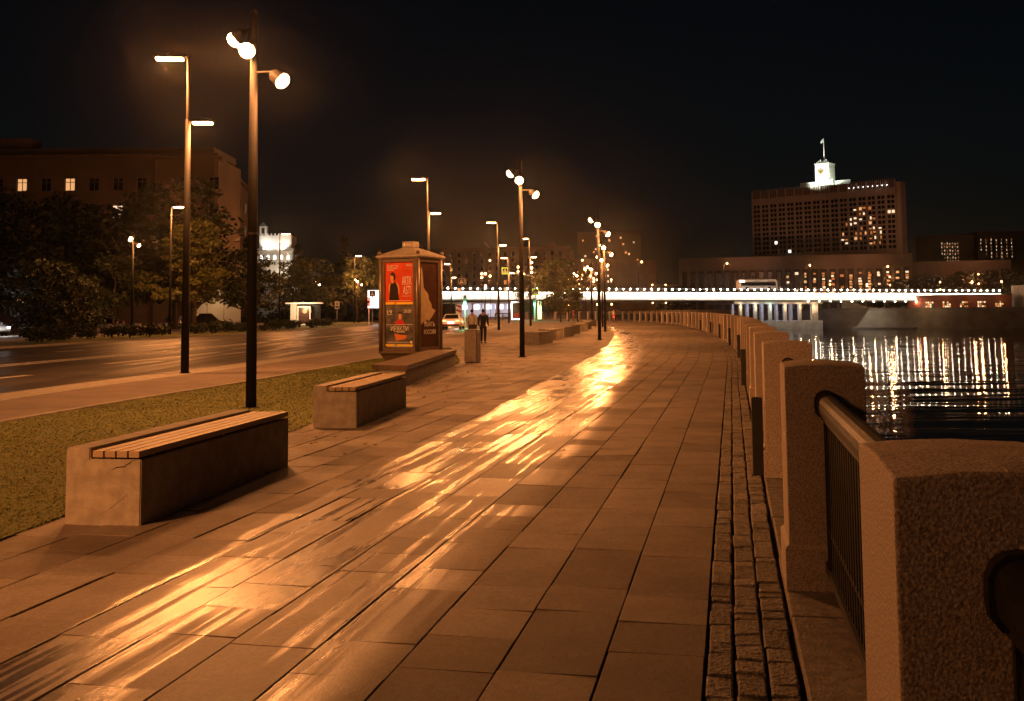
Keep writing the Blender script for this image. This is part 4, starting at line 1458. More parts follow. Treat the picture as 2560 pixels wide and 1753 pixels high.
# lit ground-floor wall seen through the trunks
gw = thing('kiosk_wall', 'pale lit ground floor wall seen between the tree trunks', 'wall', (-46.0, 146.0, 0), 0)
for i in range(3):
    part('wall_panel', B().box(i * 2.4, i * 2.4 + 2.3, 0, 0.25, 0.25, 5.0), 'castle', gw)
part('base', B().box(-.1, 7.3, -0.1, 0.3, -0.05, 0.248), 'kerb', gw)
lamp_light(gw, (3.6, -3.5, 4.0), 260, (1, .62, .28), 0.3)

# pale floodlit tower with battlements
cas, LC = building('tower_block', 'floodlit pale stepped tower with battlements behind the trees', (-87.6, 350), (-75.6, 350), 0, 22.6, 'castle', 14)
cxs = [1.2 + 1.6 * i for i in range(7)]
czs = [4.5, 8.0, 11.5, 15.0, 18.5]
skin(cas, LC, 0, 22.6, cxs, czs, 0.55, 1.1, 'castle')
for z in czs:
    for x in cxs:
        link('window', win_mesh(0.55, 1.1, 'glass_dark'), cas, (x, 0.14, z))
for i in range(5):
    q = B().tube([(1.4 + 2.4 * i, -0.1, 19.6), (1.4 + 2.4 * i, -0.1, 21.2)], 0.0, 4)
    q = B().prism([(1.0 + 2.3 * i, 19.9), (1.9 + 2.3 * i, 19.9), (1.9 + 2.3 * i, 20.9), (1.75 + 2.3 * i, 21.3), (1.45 + 2.3 * i, 21.45), (1.15 + 2.3 * i, 21.3), (1.0 + 2.3 * i, 20.9)], -0.12, -0.01, 'y')
    part('arched_window', q, 'lit_window_white', cas)
part('ledge', B().box(-0.6, LC + .6, -0.8, 15, 22.6, 23.6), 'castle', cas)
part('upper_storey', B().box(0.4, LC - 0.6, 1.0, 10, 23.6, 28.2), 'castle', cas)
q = B()
for i in range(9):
    q.box(0.4 + 1.3 * i, 0.9 + 1.3 * i, 1.0, 1.5, 28.201, 28.9)
part('battlement', q, 'castle', cas)
part('lantern', B().box(0.5, 2.9, 1.0, 3.4, 28.2, 31.4), 'castle', cas)
part('lantern_opening', B().box(1.2, 2.2, 0.9, 0.998, 28.9, 30.8), 'print_black', cas)
part('lantern_roof', B().prism([(0.3, 31.401), (3.1, 31.401), (1.7, 33.0)], 0.9, 3.5, 'y'), 'roof', cas)
part('right_wing', B().box(LC + .001, LC + 7, 3, 12, 0, 15.5), 'castle', cas)
spot_light(cas, (2.5, -2.0, 23.7), (5, 1.0, 27), 1700, (1, .93, .82), 130, .4)
spot_light(cas, (9.5, -2.0, 23.7), (7, 1.0, 27), 1700, (1, .90, .76), 130, .4)
spot_light(cas, (LC - 1, -6, 9), (LC - 1.5, 0, 19), 7000, (1, .84, .62), 90, .4)
spot_light(cas, (LC + 4, -5, 6), (LC + 3.5, 3, 12), 3000, (1, .84, .62), 110, .4)
lamp_light(cas, (3, -14, 12), 700, (1, .85, .68), .5)

# long block behind the bridge
mid, LM = building('apartment_building', 'nine storey dark brown block behind the left end of the bridge', (-40, 392), (21, 380), 0, 24.6, 'facade', 14)
mxs = [2.0 + 3.0 * i for i in range(20)]
mzs = [9.5, 12.2, 14.9, 17.6, 20.3, 22.9]
skin(mid, LM, 0, 24.6, mxs, mzs, 1.2, 1.7, 'facade')
rs = random.Random(7)
for k, z in enumerate(mzs):
    for i, x in enumerate(mxs):
        mm = 'glass_dark'
        if rs.random() < 0.06:
            mm = rs.choice(('lit_window_amber', 'lit_window_amber', 'lit_window'))
        link('window', win_mesh(1.2, 1.7, mm), mid, (x, 0.14, z))
part('cornice', B().box(-0.5, LM + .5, -0.7, 0.5, 24.6, 25.4), 'facade', mid)
for x in (4, 30, 56):
    part('roof_gable', B().prism([(x - 1.6, 25.401), (x + 1.6, 25.401), (x, 27.6)], 0.0, 3, 'y'), 'facade', mid)
mid2, LM2 = building('apartment_building', 'lower dark block behind the leafy tree, a few lit windows', (21.5, 384), (58, 410), 0, 21.0, 'facade', 14)
for i, (x, z) in enumerate(((16, 17), (17.6, 17), (19.2, 17), (17.6, 14.6), (19.2, 14.6), (20.8, 12.4), (19.2, 12.4))):
    link('window', win_mesh(0.8, 0.9, 'lit_window_pale'), mid2, (x, 0.0, z))

slope, LS = building('apartment_building', 'dark stepped block with scattered lights behind the walk lamps', (29, 452), (57, 450), 0, 36, 'roof', 14)
rs = random.Random(77)
for _ in range(17):
    link('window', win_mesh(0.8, 0.9, rs.choice(('lit_window_pale', 'lit_window_white', 'lit_window'))), slope, (1 + rs.random() * (LS - 2), 0.0, 17 + rs.random() * 18))
# government block
gov, LG = building('office_tower', 'broad concrete office block with a white tower on its roof', (124.5, 525), (180.4, 477), 22, 55.0, 'gov', 9)
NB = 16
bay = LG / NB
gx = []
for i in range(NB):
    gx += [bay * (i + .5) - bay * .205, bay * (i + .5) + bay * .205]
gz = [29.8 + 2.36 * k for k in range(11)]
ww, wh = bay * .335, 1.58
gex = skin(gov, LG, 22, 55.6, gx, gz, ww, wh, 'gov')
rs = random.Random(5)
n_w = 0
rest = []
for k, z in enumerate(gz):
    for i, x in enumerate(gx):
        mm = 'glass_dark'
        r_ = 10 - k
        # lights on in a patch of offices towards the right
        if 20 <= i <= 28 and 1 <= k <= 8 and abs(i - 24.5) < 5.2 - 0.42 * k + (0.6 if k < 6 else 0):
            mm = rs.choice(('lit_window', 'lit_window_amber', 'lit_window_pale', 'lit_window_amber', 'glass_dark', 'glass_dark'))
        if (k, i) in ((2, 5), (0, 8)):
            mm = 'lit_window_white'
        if (k, i) in ((7, 30), (7, 31)):
            mm = 'lit_window_pale'
        if mm == 'glass_dark' and n_w >= 292 and not (k, i) in litw:
            rest.append((x, z))
            continue
        st_ = 'plain' if mm in ('glass_dark', 'lit_window_white') or (k == 7 and i > 29) else rs.choice(('part1', 'part2', 'part3', 'part4', 'plain'))
        link('window', win_mesh(ww, wh, mm, st_), gov, (x, 0.14, z))
        n_w += 1
if rest:
    q = B()
    for x, z in rest:
        q.add([(x - ww / 2, 0.30, z - wh / 2), (x + ww / 2, 0.30, z - wh / 2), (x + ww / 2, 0.30, z + wh / 2), (x - ww / 2, 0.30, z + wh / 2)], [(0, 1, 2, 3)])
    o = part('window', q, 'glass_dark', gov)
    o['kind'] = 'stuff'
for i in range(NB + 1):
    part('pier_rib', B().box(bay * i - .28, bay * i + .28, -0.35, -0.002, 28.2, 61.4), 'gov', gov)
part('attic_band', B().box(0, LG, -0.05, 0.3, 55.602, 57.6), 'gov', gov)
part('attic_screen', B().box(0.3, LG - .3, 0.35, 0.6, 57.6, 61.4), 'facade', gov)
for i in range(NB):
    q = B()
    for j in range(5):
        q.box(bay * i + .5 + j * (bay - 1) / 4 - .1, bay * i + .5 + j * (bay - 1) / 4 + .1, 0.0, 0.34, 57.601, 62.1)
    part('attic_fins', q, 'gov', gov)
# right-hand end of the block
part('side_wing', B().box(LG + .002, LG + 2.0, 1.5, 8, 22, 60.4), 'gov', gov)
# white roof tower
tx = 33.2
part('tower', B().box(tx, tx + 7.2, 3.0, 10.0, 61.0, 72.6), 'tower', gov)
part('tower_plinth', B().box(tx + .6, tx + 9.2, 1.6, 2.99, 61.0, 64.6), 'tower', gov)
part('tower_cornice', B().box(tx - .25, tx + 7.45, 2.75, 10.25, 72.6, 73.1), 'tower', gov)
q = B()
for j in range(5):
    q.box(tx + 7.201, tx + 7.32, 3.8 + j * 1.2, 4.2 + j * 1.2, 66, 71.2)
part('tower_fins', q, 'gov', gov)
# crest on the tower front: two-headed eagle in relief
cx_, cz_ = tx + 2.9, 68.6
half = [(0.0, 1.25), (0.18, 1.15), (0.25, 1.55), (0.5, 1.62), (0.72, 1.42), (0.5, 1.3), (0.52, 1.0), (0.8, 1.15), (1.15, 1.5), (1.5, 1.45), (1.62, 1.0), (1.45, 0.55), (1.5, 0.2), (1.2, 0.1), (1.15, -0.3), (0.8, -0.4), (0.75, -0.8), (0.45, -0.75), (0.4, -1.1), (0.2, -1.35), (0.0, -1.6)]
out_ = half + [(-a, z) for a, z in half[-2:0:-1]]
out_ = [(cx_ + a * 0.98, cz_ + z * 0.98) for a, z in out_]
cr_ = part('crest', B().prism(out_, 2.82, 2.998, 'y'), 'gold', gov)
part('crest_shield', B().prism([(cx_ - .38, cz_ + .5), (cx_ + .38, cz_ + .5), (cx_ + .38, cz_ - .15), (cx_, cz_ - .55), (cx_ - .38, cz_ - .15)], 2.74, 2.815, 'y'), 'darkwood', cr_)
part('crest_crown', B().prism([(cx_ - .35, cz_ + 1.75), (cx_ + .35, cz_ + 1.75), (cx_ + .45, cz_ + 2.1), (cx_, cz_ + 2.0), (cx_ - .45, cz_ + 2.1)], 2.8, 2.99, 'y'), 'gold', cr_)
part('flagpole', B().tube([(tx + 3.6, 6, 73.1), (tx + 3.6, 6, 86.0)], [0.26, 0.12], 8), 'tower', gov)
q = B().add([(tx + 3.5, 6, 85.6), (tx + 2.6, 6.2, 85.1), (tx + 1.9, 5.9, 84.0), (tx + 2.3, 6.1, 83.2), (tx + 2.9, 5.9, 83.7), (tx + 3.5, 6, 83.6)], [(0, 1, 2, 3, 4, 5)])
part('flag', B().prism([(tx + 3.46, 85.7), (tx + 2.7, 85.3), (tx + 1.9, 84.1), (tx + 2.2, 83.3), (tx + 2.9, 83.9), (tx + 3.46, 83.7)], 5.97, 6.03, 'y'), 'white_paint', gov)
q = B()
for j in range(7):
    q.box(tx + .6 + j * .95, tx + 1.1 + j * .95, 3.4, 3.9, 73.101, 73.9 + .5 * (j % 3))
part('roof_masts', q, 'tower', gov)
part('roof_gallery', B().box(tx - 9, tx - 1, 5, 5.4, 61.0, 64.3).box(tx + 9, tx + 17, 5, 5.4, 61, 64.0), 'tower', gov)
spot_light(gov, (tx - 3, -9, 62.5), (tx + 3, 3, 68), 19000, (.92, 1.0, .82), 80, .6)
spot_light(gov, (tx + 14, -3, 62.5), (tx + 7, 6, 68), 7000, (.85, 1.0, .70), 80, .6)
spot_light(gov, (tx - 1, -2, 62.0), (tx + 3, 3, 66), 1500, (1, 1.0, .9), 110, .6)
spot_light(gov, (tx + 3.6, 1.0, 73.6), (tx + 3.6, 6, 82), 6000, (1, 1, .92), 60, .3)
for j in range(9):
    o = link('roof_light', fixn(B().ball(0, 0, 0, 0.17, 1).mesh('roof_light', 'white_glow')), gov, (LG - 22 + j * 2.3, -0.5, 59.0))
# podium with tall colonnade
pod, LP = building('colonnaded_hall', 'long low hall with tall columns and glowing windows below the office block', (77.4, 470), (172.2, 440), 0, 23.4, 'frame', 30)
part('cornice', B().box(-0.5, LP + .5, -1.6, 0.5, 18.6, 24.6), 'podium', pod)
ncol = 26
for i in range(ncol + 1):
    x = LP * i / ncol
    part('column', B().box(x - .62, x + .62, -1.2, 0.0, 0, 18.598), 'podium', pod)
rs = random.Random(3)
for i in range(ncol):
    x = LP * (i + .5) / ncol
    mm = 'glass_dark'
    if i >= 14:
        mm = 'lit_window_amber'
    if i in (13,):
        mm = 'glass_dark'
    wd = LP / ncol - 1.9
    w_ = part('window', B().box(x - wd / 2, x + wd / 2, 0.30, 0.34, 4, 17.6), 'glass_dark' if mm == 'glass_dark' else 'frame', pod)
    if i >= 12:
        # broken glow of the lit hall behind glazing bars
        for z in range(9):
            if rs.random() < (.70 if i > 13 else .35):
                zz = 6.2 + z * 1.25
                a0 = x - wd / 2 + .15 + rs.random() * .4
                a1 = x + wd / 2 - .15 - rs.random() * .5
                part('pane', B().box(a0, a1, 0.24, 0.298, zz, zz + .55 + rs.random() * .55), rs.choice(('lit_window', 'lit_window_amber', 'lit_window_amber', 'lit_window_pale')), w_)
part('stair_hall', B().box(LP + .002, LP + 40, 6, 26, 0, 21.0), 'podium', pod)
part('left_wing', B().box(-34, -0.002, 8, 24, 0, 13.2), 'podium', pod)
for fx_, fy_, lb in ((96, 408, 'thin dark added floodlight mast on the far bank, left of three'), (140, 396, 'thin dark added floodlight mast on the far bank, middle of three'), (186, 384, 'thin dark added floodlight mast on the far bank, right of three')):  # masts and their spots are added to light the office facade
    t = thing('added_floodlight_mast', lb, 'floodlight', (fx_, fy_, .5), 0, 'added floodlight masts on the far bank')
    part('pole', B().tube([(0, 0, 0), (0, 0, 13.2)], [.14, .08], 8), 'pole', t)
    hd = part('lamp_head', B().box(-.5, .5, -.15, .25, 13.2, 13.8, bev=.04), 'pole', t)
    part('lens', B().box(-.42, .42, .252, .28, 13.26, 13.74), 'lamp_glass_far', hd)
    spot_light(t, (0, .6, 13.5), (18, 492 - fy_, 46.5), 22000, (1, .36, .16), 46, .8, .8)
# distant office towers with lit glazing on the right
for nm, lb, x0, x1, y, h, wx in (('office_tower', 'dark distant tower with a lit glazed corner right of the office block', 214, 236, 520, 38, (0.25, 0.62)), ('office_tower', 'second dark distant tower with lit glazing at far right', 247, 290, 540, 41, (0.04, 0.42))):
    t_, L_ = building(nm, lb, (x0, y), (x1, y), 0, h, 'roof', 20)
    for r_ in range(6):
        for c_ in range(7):
            if r_ + c_ < 2:
                continue
            xx = L_ * (wx[0] + (wx[1] - wx[0]) * c_ / 6)
            link('window', win_mesh(0.55, 1.1, 'lit_window_pale' if (r_ * 5 + c_ * 3) % 7 > 2 else 'lit_window_amber', 'part%d' % (1 + (r_ + 2 * c_) % 4)), t_, (xx, 0.0, h - 13.5 + r_ * 1.8))
rt, LR = building('terrace_building', 'low brown building at far right behind the dark bank trees', (172, 452), (216, 450), 0, 19.5, 'facade', 18)

# ------------------------------------------------------------------ bridge
bA, bB = Vector((-30.0, 268.3)), Vector((143.6, 300.0))
BL = (bB - bA).length
br = thing('bridge', 'long white lit bridge crossing the river with a row of lamps', 'bridge', (bA.x, bA.y, 0), math.atan2(bB.y - bA.y, bB.x - bA.x))
def bz(x):
    return 4.88 - 1.72 * x / BL
def slope_box(x0, x1, y0, y1, d0, d1):
    q = B()
    q.add([(x0, y0, bz(x0) + d0), (x1, y0, bz(x1) + d0), (x1, y1, bz(x1) + d0), (x0, y1, bz(x0) + d0),
           (x0, y0, bz(x0) + d1), (x1, y0, bz(x1) + d1), (x1, y1, bz(x1) + d1), (x0, y1, bz(x0) + d1)],
          [(0, 3, 2, 1), (4, 5, 6, 7), (0, 1, 5, 4), (1, 2, 6, 5), (2, 3, 7, 6), (3, 0, 4, 7)])
    return q
part('deck', slope_box(0, BL, 0.25, 26, -0.45, 1.95), 'bridge_dark', br)
part('soffit_edge', slope_box(0, BL, -0.1, 0.6, -0.20, -0.002), 'bridge_dark', br)
npan = 78
for i in range(npan):
    x0, x1 = BL * i / npan + .035, BL * (i + 1) / npan - .035
    dz = -0.12 if i in (52, 53) else 0.0
    part('fascia_panel', slope_box(x0, x1, 0.0 + random.gauss(0, .02), 0.24, 0.0, 2.02 + dz), 'white_panel', br)
part('parapet_rail', slope_box(0, BL, 0.5, 0.6, 2.9, 3.0), 'bridge_dark', br)
BLAMP = B().ball(0, 0, 0, 0.19, 1)
BLAMP = fixn(BLAMP.mesh('lamp', 'bridge_lamp_glass', True))
ARM = fixn(B().tube([(0, 0.3, -0.45), (0, 0.1, -0.1), (0, 0.0, 0.0)], 0.03, 5).mesh('lamp_arm', 'bridge_dark'))
nl = 88
for i in range(nl):
    x = BL * (i + .5) / nl
    z = bz(x) + 2.85
    l = link('lamp', BLAMP, br, (x, -0.45, z))
    link('lamp_arm', ARM, l)
    spot_light(l, (0, -0.30, -0.26), (0, 0.35, -1.5), 620, WARM, 165, 0.12, 0.5)
# lamps under the right-hand edge of the deck
for i in range(16):
    x = BL * (0.655 + 0.285 * i / 15)
    l = link('lamp', BLAMP, br, (x, 0.3, bz(x) - .32))
    lamp_light(l, (0, -0.2, -0.3), 150 if i % 2 == 0 else 0, (1, .62, .3), 0.12)
# piers in the water
def pier(xa, xb, ncols, label=None):
    q = slope_box(xa - 2.2, xb + 2.2, 2.5, 24, -1.1, -0.46)
    cap_ = part('pier_cap', q, 'pier', br)
    part('pier_base', B().box(xa - .8, xb + 1.2, 1.0, 25, -5.2, -2.1), 'pier', br)
    for k in range(ncols):
        x = xa + (xb - xa) * k / (ncols - 1)
        wd = 1.9 if k == ncols - 1 else 0.72
        q = B()
        q.box(x - wd / 2, x + wd / 2, 3.0, 4.2, -2.1, bz(x) - 1.102, bev=.05)
        part('column', q, 'pier', br)
        if k != ncols - 1:
            part('column', B().box(x - wd / 2 + .1, x + wd / 2 + .1, 9.0, 10.2, -2.1, bz(x) - 1.102), 'pier', br)
xq0, xq1 = 96.5, 119.0
pier(xq0, xq1, 6)
pc = [(1, .75, .45), (.62, .72, 1.0), (1, .85, .6), (.55, .66, 1), (.75, .9, .7), (1, .66, .36), (1, .66, .36)]
for k in range(6):
    x = xq0 + (xq1 - xq0) * k / 5
    lamp_light(br, (x - .6, 1.9, bz(x) - 1.9), 280, pc[(k * 2) % 7 if k < 4 else 5], .15, 'pier_light')
    if k < 4:
        lamp_light(br, (x + 2.1, 6, bz(x) - 1.8), 220, (.50, .62, 1.0), .15, 'pier_light')
# near-bank abutment with the lit hall under the deck
hall = thing('under_bridge_hall', 'lit white pavilion under the left end of the bridge', 'pavilion', (-13.5, 262.0, 0.0), math.atan2(bB.y - bA.y, bB.x - bA.x))
part('back_wall', B().box(0, 17, 6, 6.3, 0, 3.9), 'castle', hall)
part('roof', B().box(-4, 18, -0.6, 6.4, 3.5, 3.8), 'pier', hall)
for k in range(6):
    part('column', B().box(k * 3.2 - .3, k * 3.2 + .3, -0.2, 0.4, 0, 3.498), 'castle', hall)
for k in range(5):
    part('light_panel', B().box(k * 3.2 + .5, k * 3.2 + 2.7, 5.8, 5.998, 2.0, 3.2), 'shop_light', hall)
    lamp_light(hall, (k * 3.2 + 1.6, 1.6, 3.0), 260, (.72, .76, 1.0), .2)
abw = thing('abutment', 'stone bridge abutment with wall lamp at the right edge', 'abutment', (143.0, 283.0, 0.5), rad(-8))
k = 0
for r_ in range(6):
    for c_ in range(7):
        x0 = c_ * 2.2 - (1.1 if r_ % 2 else 0)
        z0_ = r_ * 1.15
        if r_ < 4 and 2.6 < x0 + 1.1 < 5.0:
            continue
        part('stone_block', B().box(x0 + .02, x0 + 2.18, random.gauss(0, .02), 0.5, z0_ + .02, z0_ + 1.13), 'stone_block', abw)
part('core', B().box(-.6, 15, 0.45, 12, 0, 6.8), 'stone_block', abw)
part('doorway', B().box(2.9, 4.7, 0.38, 0.449, 0, 3.9), 'print_black', abw)
part('lamp', B().box(2.6, 4.0, -0.35, -0.03, 6.0, 6.5), 'lit_window_white', abw)
lamp_light(abw, (3.3, -0.9, 5.9), 900, (1, .66, .34), .2)
q = B()
for c_ in range(6):
    q.ball(7.5 + c_ * .5, 0, 7.9, .2, 1)
part('name_lights', q, 'white_glow', abw)
# lamp standards on the bridge deck
for i, (px_, hz) in enumerate(((66, 8.6), (91, 8.4), (116, 8.1), (140.2, 7.9))):
    z = bz(px_) + 1.95
    p = Vector((bA.x, bA.y)) + (bB - bA).normalized() * px_
    t = thing('street_lamp', 'tall lamp standard on the bridge deck, %s from the left' % ordn[i].replace('nearest', 'first'), 'street lamp', (p.x, p.y + 2.5, z), 0, 'lamp standards on the bridge')
    part('pole', B().tube([(0, 0, 0), (0, 0, hz - .6), (0.3, 0, hz), (0.8, -.2, hz + .1)], [.11, .08, .06, .05], 8), 'pole', t)
    hd = part('lamp_head', B().box(.55, 1.25, -.45, 0.05, hz, hz + .16), 'pole', t)
    part('lens', B().ball(.9, -.3, hz - .06, .26, 1), 'lamp_glass_far', hd, smooth=True)
    lamp_light(hd, (.9, -.6, hz - .45), 2500, SOD, .2)
# bus on the bridge and traffic signals
bus = thing('bus', 'pale roofed bus crossing the bridge behind its railing', 'bus', (64.5, 290.0, 6.7), math.atan2(bB.y - bA.y, bB.x - bA.x))
part('body', B().box(0, 11.5, 0, 2.5, 0.35, 2.75, bev=.12), 'car_silver', bus)
part('windows', B().box(.5, 11, -0.03, -0.002, 1.25, 2.3), 'glass_dark', bus)
part('roof', B().box(.3, 11.2, .2, 2.3, 2.752, 3.0, bev=.05), 'white_paint', bus)
for x in (2.2, 9):
    part('wheel', B().tube([(x, -.02, .5), (x, .3, .5)], .5, 14), 'tyre', bus)
part('destination_sign', B().box(-0.06, 1.5, -.07, -0.035, 2.35, 2.7), 'white_glow', bus)

# far quay: wall, landing, restaurant, trees
b = B()
for (x0, y0), (x1, y1) in zip(FB, FB[1:]):
    b.add([(x0, y0, 0.56), (x0 - .8, y0 - 1.6, -5), (x1 - .8, y1 - 1.6, -5), (x1, y1, 0.56)], [(3, 2, 1, 0)])
struct('far_quay_wall', b, 'quay')
b = B()
for (x0, y0), (x1, y1) in zip(FB, FB[1:]):
    b.add([(x0, y0, 0.57), (x0, y0 + .5, 0.57), (x1, y1 + .5, 0.57), (x1, y1, 0.57), (x0, y0, 1.25), (x0, y0 + .5, 1.25), (x1, y1 + .5, 1.25), (x1, y1, 1.25)],
          [(4, 5, 6, 7), (0, 1, 5, 4), (2, 3, 7, 6), (1, 2, 6, 5), (3, 0, 4, 7)])
fpw = part('quay_parapet', b, 'quay')
tag(fpw, 'low stone parapet along the top of the far quay wall', 'parapet')
ld = part('landing_stage', B().box(0, 17, -1.5, 1.5, -4.9, -4.1), 'bridge_dark', None, (97, 292.2, 0), rad(-33))
tag(ld, 'dark low landing stage at the foot of the far quay wall', 'landing stage')
q = B().prism([(0, -4.4), (9, -4.4), (16, 0.5), (14, 0.5), (13, 0.3)], -0.4, 0.0, 'y')
rest_ = thing('restaurant', 'red walled riverside restaurant with lit windows under the bridge end', 'restaurant', (114.5, 296.0, 0.56), rad(-21))
part('wall', B().box(0, 27, 0.3, 8, 0, 4.0), 'red_hall', rest_)
part('fascia', B().box(-.3, 27.3, 0.0, 0.298, 2.9, 3.6), 'red_hall', rest_)
part('roof', B().box(-.4, 27.4, -.3, 8.2, 4.0, 4.3), 'roof', rest_)
for i in range(5):
    x = 4.6 + i * 4.55
    wdo = part('window', B().box(x, x + 2.3, 0.22, 0.298, .6, 2.5), 'frame', rest_)
    for a in range(4):
        for c_ in range(3):
            if random.random() < .75:
                part('pane', B().box(x + .1 + a * .55, x + .5 + a * .55, 0.16, 0.218, .75 + c_ * .58, 1.2 + c_ * .58), random.choice(('lit_window_pale', 'lit_window', 'lit_window_amber')), wdo)
for i in range(4):
    lamp_light(rest_, (3 + i * 7, -1.6, 3.2), 45, (1, .55, .22), .2)
lamp_light(rest_, (4, -16, 1.5), 500, (1, .62, .3), .3)
stair = thing('quay_stair', 'pale stairway leading down beside the red restaurant', 'stair', (98.5, 303, 0.56), rad(-21))
for i in range(7):
    part('step', B().box(i * 1.2, i * 1.2 + 1.2, 0, 3, 0, 2.8 - i * .38), 'stone_block', stair)
part('side_wall', B().prism([(-1, 0), (9, 0), (9, .3), (7, .8), (0, 3.2), (-1, 3.3)], -.4, -0.002, 'y'), 'stone_block', stair)
lamp_light(stair, (5, -4, 3.2), 900, (1, .7, .42), .3)

# dark trees of the far bank
tF = make_tree(12, 10.5, 6.0, 1.5, 'round', 'leaf_dark', 0.45, 46, 60, 0.3)
fx = [(150, 395, 1.1), (161, 390, 1.2), (171, 385, 1.35), (181, 380, 1.4), (191, 378, 1.35), (201, 372, 1.45), (211, 365, 1.5), (221, 362, 1.35), (143, 398, .9), (62, 420, .95), (70, 424, 1.0), (54, 430, 1.05), (46, 436, 1.0), (232, 360, 1.3), (36, 400, 1.0), (26, 404, 1.1)]
rank_ = ['first', 'second', 'third', 'fourth', 'fifth', 'sixth', 'seventh', 'eighth', 'ninth', 'tenth', 'eleventh', 'twelfth', 'thirteenth', 'fourteenth', 'fifteenth', 'sixteenth']
order_ = sorted(range(len(fx)), key=lambda k: fx[k][0] / fx[k][1])
far_lbl = {}
for n_, k in enumerate(order_):
    far_lbl[k] = 'dark round tree above the bridge, %s from the left in the far bank belt' % rank_[n_]
for i, (x, y, s_) in enumerate(fx):
    place(tF, i == 0, (x, y, .5), i * 1.1, far_lbl[i], 'trees on the far bank', (s_, s_, s_ * .95))
# far lamps
FLAMP = fixn(B().ball(0, 0, 0, .23, 1).mesh('lens', 'lamp_glass_far', True))
fl = thing('street_lamp', '', 'street lamp')
part('pole', B().tube([(0, 0, 0), (0, 0, 1.0)], [.012, .009], 6), 'pole', fl)
fars = [(158.1, 330.0, 9.4, 'far lamp at the right end of the bridge', 1400),
        (164.4, 360.0, 12.7, 'far lamp high on the bank at the right', 1400),
        (155.3, 345.0, 9.8, 'far lamp below the highest one on the right bank', 1400),
        (138.2, 330.0, 7.0, 'far lamp just above the bridge lamps on the right', 1400),
        (136.8, 370.0, 12.4, 'small far lamp amid the dark trees', 1400),
        (121.5, 350.0, 8.8, 'far lamp left of the dark trees above the bridge', 1400),
        (108.9, 350.0, 10.6, 'far lamp before the glowing columns', 1400),
        (45.2, 330.0, 3.6, 'far lamp seen under the bridge, left of a pair', 700),
        (49.5, 330.0, 3.6, 'far lamp seen under the bridge, right of a pair', 700),
        (24.2, 250.0, 2.9, 'lamp under the bridge above the walkers', 700),
        (20.7, 250.0, 2.9, 'lamp under the bridge beside the dark pole', 700),
        (13.8, 250.0, 2.8, 'lamp under the bridge below the leafy tree', 700),
        (-4.7, 215.0, 12.2, 'distant star bright lamp between the poster pillar and second walk lamp', 1400),
        (1.1, 190.0, 9.7, 'distant lamp just left of the second walk lamp', 1400),
        (-6.0, 200.0, 8.1, 'distant lamp above the bridge left of the road lamp', 1400),
        (-5.3, 200.0, 6.5, 'small distant lamp just over the bridge lamps by the road lamp', 1400),
        (3.3, 175.0, 9.8, 'distant lamp right of the second walk lamp, upper one', 1400),
        (3.3, 175.0, 8.1, 'distant lamp right of the second walk lamp, lower one', 1400),
        (2.3, 205.0, 8.1, 'distant lamp at the elbow of the curved sign mast', 1400),
        (14.6, 212.0, 11.9, 'distant star bright lamp over the leafy tree, upper one', 1400),
        (13.2, 185.0, 9.1, 'distant lamp over the leafy tree, second down', 1400),
        (17.0, 222.0, 9.0, 'distant lamp right of the leafy tree, third down', 1400),
        (19.1, 240.0, 8.2, 'distant lamp right of the leafy tree, lowest', 1400),
        (15.7, 242.0, 7.7, 'distant lamp at the right edge of the leafy tree crown', 1400),
        (-45.5, 128.0, 9.1, 'small white lamp deep among the dark trees across the road', 1400),
        (-38.4, 120.0, 4.3, 'small white lamp behind the nearest road lamp pole', 1400),
        (-19.5, 230.0, 15.0, 'small lamp beside the poster pillar roof', 1400)]
for i, (x_, y_, z_, lb, pw_) in enumerate(fars):
    p = Vector((x_, y_, z_))
    base = .5 if y_ > 300 else 0
    o = fl if i == 0 else copy_tree(fl)
    o.location = (p.x, p.y, base)
    o['label'] = lb
    o['group'] = 'far lamps on the other bank'
    for ch in o.children:
        if ch.name.startswith('pole'):
            ch.scale = (5, 5, p.z - base)
    link('lens', FLAMP, o, (0, 0, p.z - base))
    if i < 12:
        lamp_light(o, (0, -.6, p.z - base - .3), pw_, SOD, .2)

# ------------------------------------------------------------------ billboard, shelter, signs, signals
bbd = thing('billboard', 'bright blank white billboard left of the poster pillar', 'billboard', (-20.6, 145, 0), rad(3))
part('panel', B().box(0, 4.2, 0, .25, 2.15, 4.75), 'sign_back', bbd)
part('face', B().box(.06, 4.14, -.03, -0.002, 2.2, 4.7), 'billboard_face', bbd)
part('leg', B().box(1.9, 2.2, .05, .25, -.05, 2.148), 'black_metal', bbd)
shl = thing('bus_shelter', 'bus shelter with lit poster panel across the road', 'bus shelter', (-27.2, 126.5, 0), rad(6))
part('roof', B().box(-.9, 3.6, -.3, 1.6, 2.72, 2.9, bev=.03), 'white_paint', shl)
part('end_panel', B().box(-.3, .45, 0, .12, 0, 2.718), 'castle', shl)
pf = part('poster_case', B().box(.55, 2.15, 0, .14, .1, 2.45), 'white_paint', shl)
part('poster', B().box(.68, 2.02, -.02, -0.002, .28, 2.3), 'poster_dark', pf)
flat2 = B().tube([(1.45, -.022, 1.8), (1.45, -.03, 1.8)], .26, 16)
part('pale_spot', flat2, 'print_skin', pf)
part('back_glass', B().box(2.2, 3.3, 1.3, 1.33, .2, 2.6), 'glass_dark', shl)
part('bench', B().box(2.3, 3.2, .8, 1.2, .42, .48), 'darkwood', shl)
lamp_light(shl, (1.4, -2.2, 2.4), 420, (1, .7, .4), .2)
sbin = thing('litter_bin', 'small dark litter bin beside the bus shelter', 'litter bin', (-24.8, 125.8, 0), 0)
part('body', B().cyl(0, 0, 0, .8, .22, .25), 'black_metal', sbin)
part('rim', B().cyl(0, 0, .801, .86, .27), 'bin', sbin)

